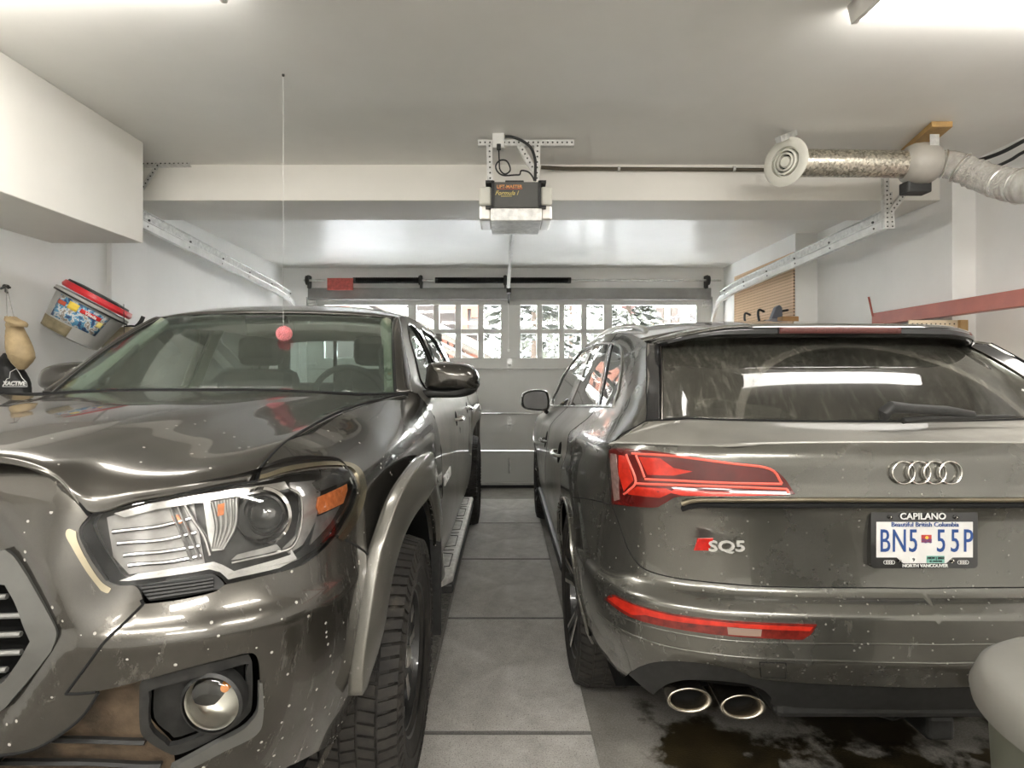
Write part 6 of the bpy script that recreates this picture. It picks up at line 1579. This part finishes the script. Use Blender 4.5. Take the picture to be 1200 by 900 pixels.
# angle whose direction faces the camera
def th_of(dv): return math.atan2(dv.dot(yv), dv.dot(xd))
t0 = th_of((Vector((0, 0, EYE))-cb0).normalized())
sg = 1 if (bpt(t0+.3, .1)-bpt(t0-.3, .1)).x > 0 else -1
def lab(name, ta, tb_, h0, h1, mat, off, parent): 
    rows = [[bpt(t0+sg*(ta+(tb_-ta)*i/10), h0+(h1-h0)*j/3, off) for i in range(11)] for j in range(4)]
    return MB().grid(rows).build(name, mat, parent, solid=.0006)
def collage():
    m, n, l, b = nt('label_collage'); f = noise(n, l, 28, 3, .6); l.new(ramp(n, l, f, [(.30, (.05, .09, .20)), (.42, (.10, .30, .48)), (.5, (.60, .62, .62)), (.58, (.30, .26, .22)), (.66, (.65, .62, .58))]), b.inputs['Base Color'])
    [e for e in n if e.type == 'VALTORGB'][0].color_ramp.interpolation = 'CONSTANT'; setp(b, rough=.35); return m
lb = lab('product_label', -.95, .62, hb_*.34, hb_*.88, collage(), .002, bk)
rdl = lab('label_red_band', -.18, .42, hb_*.70, hb_*.80, simple('label_red', (.66, .03, .03), .4), .003, lb); lab('label_red_band', -.92, -.62, hb_*.66, hb_*.76, M['redp'], .003, lb)
lab('label_yellow_block', -.55, -.25, hb_*.66, hb_*.84, simple('label_yellow', (.85, .62, .08), .4), .0032, lb); lab('label_yellow_block', .40, .56, hb_*.56, hb_*.70, simple('label_yellow2', (.85, .72, .25), .4), .0032, lb)
pp = bpt(t0+sg*.12, hb_*.745, .005); dr_ = (bpt(t0+sg*.2, hb_*.75)-bpt(t0+sg*.04, hb_*.75)).normalized()
text('label_name', 'Vileda', M['white'], lb, pp, .024, right=dr_, up=ax, bold=.0005, extrude=.0005)
lab('dirty_base_band', -1.4, -.1, hb_*.03, hb_*.30, simple('mud_film', (.24, .20, .12), .7, 0, .3, 14), .0012, bk)
MB().tube(cr([cb0+ax*hb_+xd*0+Vector((rt_*.95, 0, -.0)), W(146, 395, 3.2), W(150, 400, 3.2)], 4), .002, 5).build('wire_handle', M['darkmetal'], bk)
bx = thing('storage_tote', W(145, 400, 3.5), 'beige storage box behind the bucket and the pickup pillar', 'box')
MB().box((W(118, 470, 3.45)).to_tuple(), (W(150, 384, 3.45)+Vector((0, .12, 0))).to_tuple()).build('box_body', simple('beige_box', (.50, .45, .33), .6), bx, bevel=.012)
MB().box((W(116.5, 389, 3.44)).to_tuple(), (W(151.5, 383, 3.44)+Vector((0, .14, 0))).to_tuple()).build('box_lid', simple('beige_box_lid', (.46, .40, .28), .6), bx, bevel=.006)
kh = MB().tube([W(*p, 3.52) for p in cr([(146, 383), (153, 382), (160, 382), (165, 377), (168, 371)], 4)], [.006]*8+[.012]*9, 8).build('black_hook', M['blackpl'])
tag(kh, 'black plastic hook lying on top of the beige box by the left wall', 'hook')

# --- right wall
M['redwood'] = simple('red_painted_timber', (.36, .10, .07), .35, .1, .15, 5)
rbm = MB().box((2.64, 1.0, 1.685), (2.70, 4.15, 1.775)).build('timber_beam', M['redwood'], bevel=.003)
tag(rbm, 'long red painted timber beam running along the right wall', 'beam')
mb = MB().box((2.70, 3.6, 1.70), (2.755, 3.64, 1.76)); mb.build('beam_bracket', M['galv'], rbm)
MB().box((2.70, 1.6, 1.70), (2.90, 1.64, 1.76)).build('beam_bracket', M['galv'], rbm)
MB().bar((2.63, 4.12, 1.75), (2.60, 4.12, 1.89), .006, .012).build('upright_tag', M['redwood'], rbm)
def pegmat():
    m, n, l, b = nt('pegboard'); t = n.new('ShaderNodeTexCoord'); v = n.new('ShaderNodeVectorMath'); v.operation = 'SCALE'; v.inputs['Scale'].default_value = 1/.028; l.new(t.outputs['Object'], v.inputs[0])
    fr = n.new('ShaderNodeVectorMath'); fr.operation = 'FRACTION'; l.new(v.outputs[0], fr.inputs[0]); s_ = n.new('ShaderNodeVectorMath'); s_.operation = 'SUBTRACT'; s_.inputs[1].default_value = (.5, .5, .5); l.new(fr.outputs[0], s_.inputs[0])
    sp = n.new('ShaderNodeSeparateXYZ'); l.new(s_.outputs[0], sp.inputs[0])
    return m, n, l, b, sp
for nm, axs in (('peg_x', ('Y', 'Z')), ('peg_y', ('X', 'Z'))):
    m, n, l, b, sp = pegmat(); q = [math_(n, l, 'MULTIPLY', sp.outputs[a], sp.outputs[a]) for a in axs]
    hole = math_(n, l, 'LESS_THAN', math_(n, l, 'ADD', q[0], q[1]), .03); l.new(mixc(n, l, hole, (.66, .47, .30) if nm == 'peg_x' else (.66, .56, .40), (.05, .035, .02)), b.inputs['Base Color']); setp(b, rough=.6); M[nm] = m
pb = MB().box((2.545, 5.085, 1.20), (2.558, 6.40, 2.415)).build('pegboard', M['peg_x']); tag(pb, 'large tan pegboard fixed to the right wall beside the garage door', 'pegboard')
pb2 = MB().box((W(1064, 400, 3.50).x, 3.49, .9), (W(1121, 400, 3.50).x, 3.50, 1.665)).build('pegboard', M['peg_y']); tag(pb2, 'narrow pale pegboard panel under the red beam behind the wagon', 'pegboard')
ps = MB().box((W(1121, 400, 3.50).x, 3.47, 0), (W(1130, 400, 3.50).x, 3.51, 1.665)).build('wooden_post', simple('pine_post', (.46, .30, .13), .6)); tag(ps, 'slim pine post at the right edge of the small pegboard', 'post')
sh = MB().box((2.28, 4.86, 1.755), (2.544, 6.4, 1.775)).build('wall_shelf', simple('shelf_board', (.50, .36, .20), .6), bevel=.002); tag(sh, 'narrow wooden shelf along the foot of the big pegboard', 'shelf')
for x_ in (876, 892):
    X = 2.44; y_ = X*FPX/(x_-CX)
    cl = thing('bar_clamp', (X, y_, 1.775), 'small black clamp on the wall shelf, the '+('left' if x_ < 880 else 'right')+' of the two clamps', 'clamp')
    MB().tube(cr([(X+.03, y_, 1.93), (X-.02, y_, 1.95), (X-.03, y_, 1.90), (X-.015, y_, 1.83), (X, y_, 1.776)], 4), .011, 6).build('frame', M['blackpl'], cl)
    MB().cyl((X+.03, y_, 1.84), (X-.03, y_, 1.835), .009, 8).lathe([(.014, 0), (.014, .03)], (X+.03, y_, 1.84), (1, 0, 0), 8).build('screw', M['darkmetal'], cl)
X = 2.42; ytl = X*FPX/(909-CX)
vs_ = thing('bench_tool', (X, ytl, 1.775), 'grey angular power tool with a dark guard lying on the wall shelf', 'tool')
MB().prism([(X-.16, 1.776), (X+.10, 1.776), (X+.08, 1.83), (X-.05, 1.83)], 1, ytl-.05, ytl+.06).build('base', simple('grey_tool_metal', (.30, .30, .32), .4, .6), vs_, bevel=.006)
MB().prism([(X-.05, 1.83), (X+.05, 1.83), (X+.045, 1.93), (X+.02, 1.955), (X-.01, 1.93)], 1, ytl-.03, ytl+.03).build('guard', simple('blue_grey_guard', (.16, .17, .20), .4, .3), vs_, bevel=.006)
MB().cyl((X+.05, ytl, 1.90), (X+.11, ytl, 1.91), .01, 8).build('handle', M['blackpl'], vs_)
wbk = MB().box((2.36, 4.90, 1.776), (2.50, 5.0, 1.83)).build('wood_block', simple('brown_wood', (.36, .20, .08), .6), bevel=.006); tag(wbk, 'brown wood block at the near end of the wall shelf', 'wood block')
# rubbish bin at the right edge
bn_ = thing('rubbish_bin', (1.115, .895, 0), 'round olive grey rubbish bin with a domed lid in the lower right corner', 'bin')
MB().lathe([(0, .005), (.235, .005), (.24, .02), (.265, .40), (.283, .765)], (1.115, .895, 0), n=72).build('bin_body', simple('olive_grey_plastic', (.13, .135, .105), .45, 0, .06), bn_)
MB().lathe([(.288, .745), (.305, .748), (.308, .765), (.296, .795), (.282, .806), (.262, .808), (.2, .822), (.1, .832), (0, .834)], (1.115, .895, 0), n=96).build('bin_lid', simple('grey_lid_plastic', (.19, .185, .165), .42, 0, .06), bn_)

# ============================================================ outside the door
def snowmat():
    m, n, l, b = nt('snow'); l.new(ramp(n, l, noise(n, l, 2, 6), [(.3, (.70, .74, .80)), (.7, (.85, .87, .90))]), b.inputs['Base Color']); setp(b, rough=.8); return m
M['snow'] = snowmat()
gs = MB().box((-14, 6.95, -.3), (14, 40, -.02)).build('ground', M['snow']); tag(gs, kind='structure')
def treemat():
    m, n, l, b = nt('snowy_needles'); f = noise(n, l, 7, 6, .75); g = noise(n, l, 20, 5, .7)
    t = n.new('ShaderNodeNewGeometry'); sp = n.new('ShaderNodeSeparateXYZ'); l.new(t.outputs['Normal'], sp.inputs[0])
    w = math_(n, l, 'ADD', math_(n, l, 'MULTIPLY', sp.outputs['Z'], .14), g)
    l.new(mixc(n, l, ramp(n, l, w, [(.655, (0, 0, 0)), (.69, (1, 1, 1))]), ramp(n, l, f, [(.35, (.002, .003, .0015)), (.7, (.012, .017, .006))]), (.80, .83, .87)), b.inputs['Base Color']); setp(b, rough=.8); return m
M['tree'] = treemat(); M['bark'] = simple('bark', (.05, .035, .025), .9)
def conifer(x, y, h, r, label):
    t = thing('conifer_tree', (x, y, -.02), label, 'tree', 'snowy trees outside the garage')
    MB().cyl((x, y, -.02), (x, y, h*.9), .09, 8, .03).build('trunk', M['bark'], t)
    mb = MB(); rnd = random.Random(int(x*100+y*10))
    for i in range(420):
        f = rnd.random()**.8; z = .35+f*(h-.35); rr = r*(1-f)*rnd.uniform(.35, 1.05)+.05; a = rnd.random()*2*PI; L = rnd.uniform(.28, .55)*(1.15-f*.6); wd2 = L*.32
        c = Vector((x+rr*math.cos(a), y+rr*math.sin(a), z)); o = Vector((math.cos(a+rnd.uniform(-.5, .5)), math.sin(a+rnd.uniform(-.5, .5)), -.35)).normalized(); s_ = o.cross(Vector((0, 0, 1))).normalized(); u = s_.cross(o)
        vs = [c-o*L*.5, c+s_*wd2+u*.01, c+o*L*.5, c-s_*wd2+u*.01, c+u*.09, c-u*.05]
        mb.add(vs, [(0, 1, 4), (1, 2, 4), (2, 3, 4), (3, 0, 4), (1, 0, 5), (2, 1, 5), (3, 2, 5), (0, 3, 5)], False)
    mb.build('snowy_foliage', M['tree'], t)
conifer(.50, 9.7, 5.0, 1.25, 'snow-laden conifer seen through the panes just right of the door centre')
conifer(2.55, 11.9, 4.8, 1.05, 'snow-laden conifer seen through the right-hand panes of the garage door')
conifer(-.75, 16.5, 6.8, 1.3, 'snowy tree seen through the last pane left of the door centre')
conifer(2.0, 17.5, 8.0, 2.2, 'taller snowy conifer standing behind the others')
# neighbouring house with snowy roof verge
hs = thing('neighbour_house', (-3.2, 12.8, 0), 'wooden house with a snow-covered sloping roof beyond the left panes of the door', 'house')
M['orangew'] = simple('orange_timber', (.075, .018, .004), .5); M['creamp'] = simple('cream_fascia', (.032, .026, .018), .6); M['greyw'] = simple('grey_house_wall', (.010, .006, .004), .8, 0, .3)
MB().box((-7, 12.6, -.02), (-1.0, 15, 1.7)).box((-7, 12.8, 1.6), (-.62, 15, 4.2)).build('wall', M['greyw'], hs)
a = W(380, 326, 11.5); b = W(600, 432, 11.5)
for off, hh_, mt, nm, dyy in ((0, .13, M['creamp'], 'fascia', 0), (-.17, .05, M['darkmetal'], 'gutter_line', .02), (-.26, .11, M['creamp'], 'barge_board', .05)):
    MB().bar(a+Vector((0, dyy, off)), b+Vector((0, dyy, off)), .08, hh_).build(nm, mt, hs)
MB().add([tuple(a+Vector((0, -.1, .05))), tuple(b+Vector((0, -.1, .05))), tuple(b+Vector((0, 2.5, .05))), tuple(a+Vector((0, 2.5, .05))), tuple(a+Vector((0, -.1, .20))), tuple(b+Vector((0, -.1, .20))), tuple(b+Vector((0, 2.5, .20))), tuple(a+Vector((0, 2.5, .20)))],
         [(0,3,2,1),(4,5,6,7),(0,1,5,4),(1,2,6,5),(2,3,7,6),(3,0,4,7)], False).build('roof_snow', M['snow'], hs)
for x0, x1, y0, y1 in ((398, 420, 351, 372), (515, 536, 350, 364), (541, 562, 350, 362), (541, 548, 362, 392), (552, 562, 362, 372), (515, 524, 392, 420), (526, 531, 396, 424), (544, 562, 410, 424)):
    p = W(x0, y1, 12.3); q = W(x1, y0, 12.3); MB().box((p.x, 12.3, p.z), (q.x, 12.45, q.z)).build('timber_panel', M['orangew'], hs)
pc_ = W(550, 405, 12.0); MB().lathe([(0, -.02), (.17, -.02), (.17, .02), (0, .02)], pc_, (0, -1, 0), 24).build('round_timber_end', simple('log_end', (.05, .024, .010), .6), hs)
p = W(545, 392, 12.4); q = W(566, 362, 12.4); MB().box((p.x, 12.5, p.z), (q.x, 12.6, q.z)).build('curtained_window', simple('pale_curtain', (.05, .048, .045), .7), hs)
h2 = thing('neighbour_shed', (3.4, 13, 0), 'cream and brown boarded building seen through the far right pane', 'building')
for i in range(9):
    p = W(742+i*9, 440, 13.0); MB().box((p.x, 13.0, -.02), (p.x+.155, 13.1, 3.0-.16*abs(i-4))).build('board', simple('board%d' % i, ((.075, .062, .038), (.02, .012, .008))[i % 2], .7), h2)
p = W(742, 440, 12.9); MB().box((p.x-.25, 12.9, 2.6), (p.x+.30, 13.0, 2.9)).build('red_fascia', simple('red_brown_fascia', (.03, .007, .004), .6), h2)
bs = thing('bush', W(795, 440, 10.5), 'frosted grey bush in front of the boarded building', 'bush')
mb = MB(); rnd = random.Random(3); c0_ = W(795, 380, 10.5)
for i in range(160):
    a = rnd.random()*6.28; q = Vector((c0_.x+rnd.uniform(-.35, .35), c0_.y+rnd.uniform(-.3, .3), rnd.uniform(0, 2.45))); mb.lathe([(0, -.05), (.06, 0), (0, .05)], q, (math.cos(a), math.sin(a), .5), 6)
mb.build('frosted_leaves', simple('frosted_mauve', (.045, .04, .038), .8, 0, .5, 10), bs); MB().cyl((c0_.x, c0_.y, -.02), (c0_.x, c0_.y, 2.2), .03, 8).build('stem', M['bark'], bs)
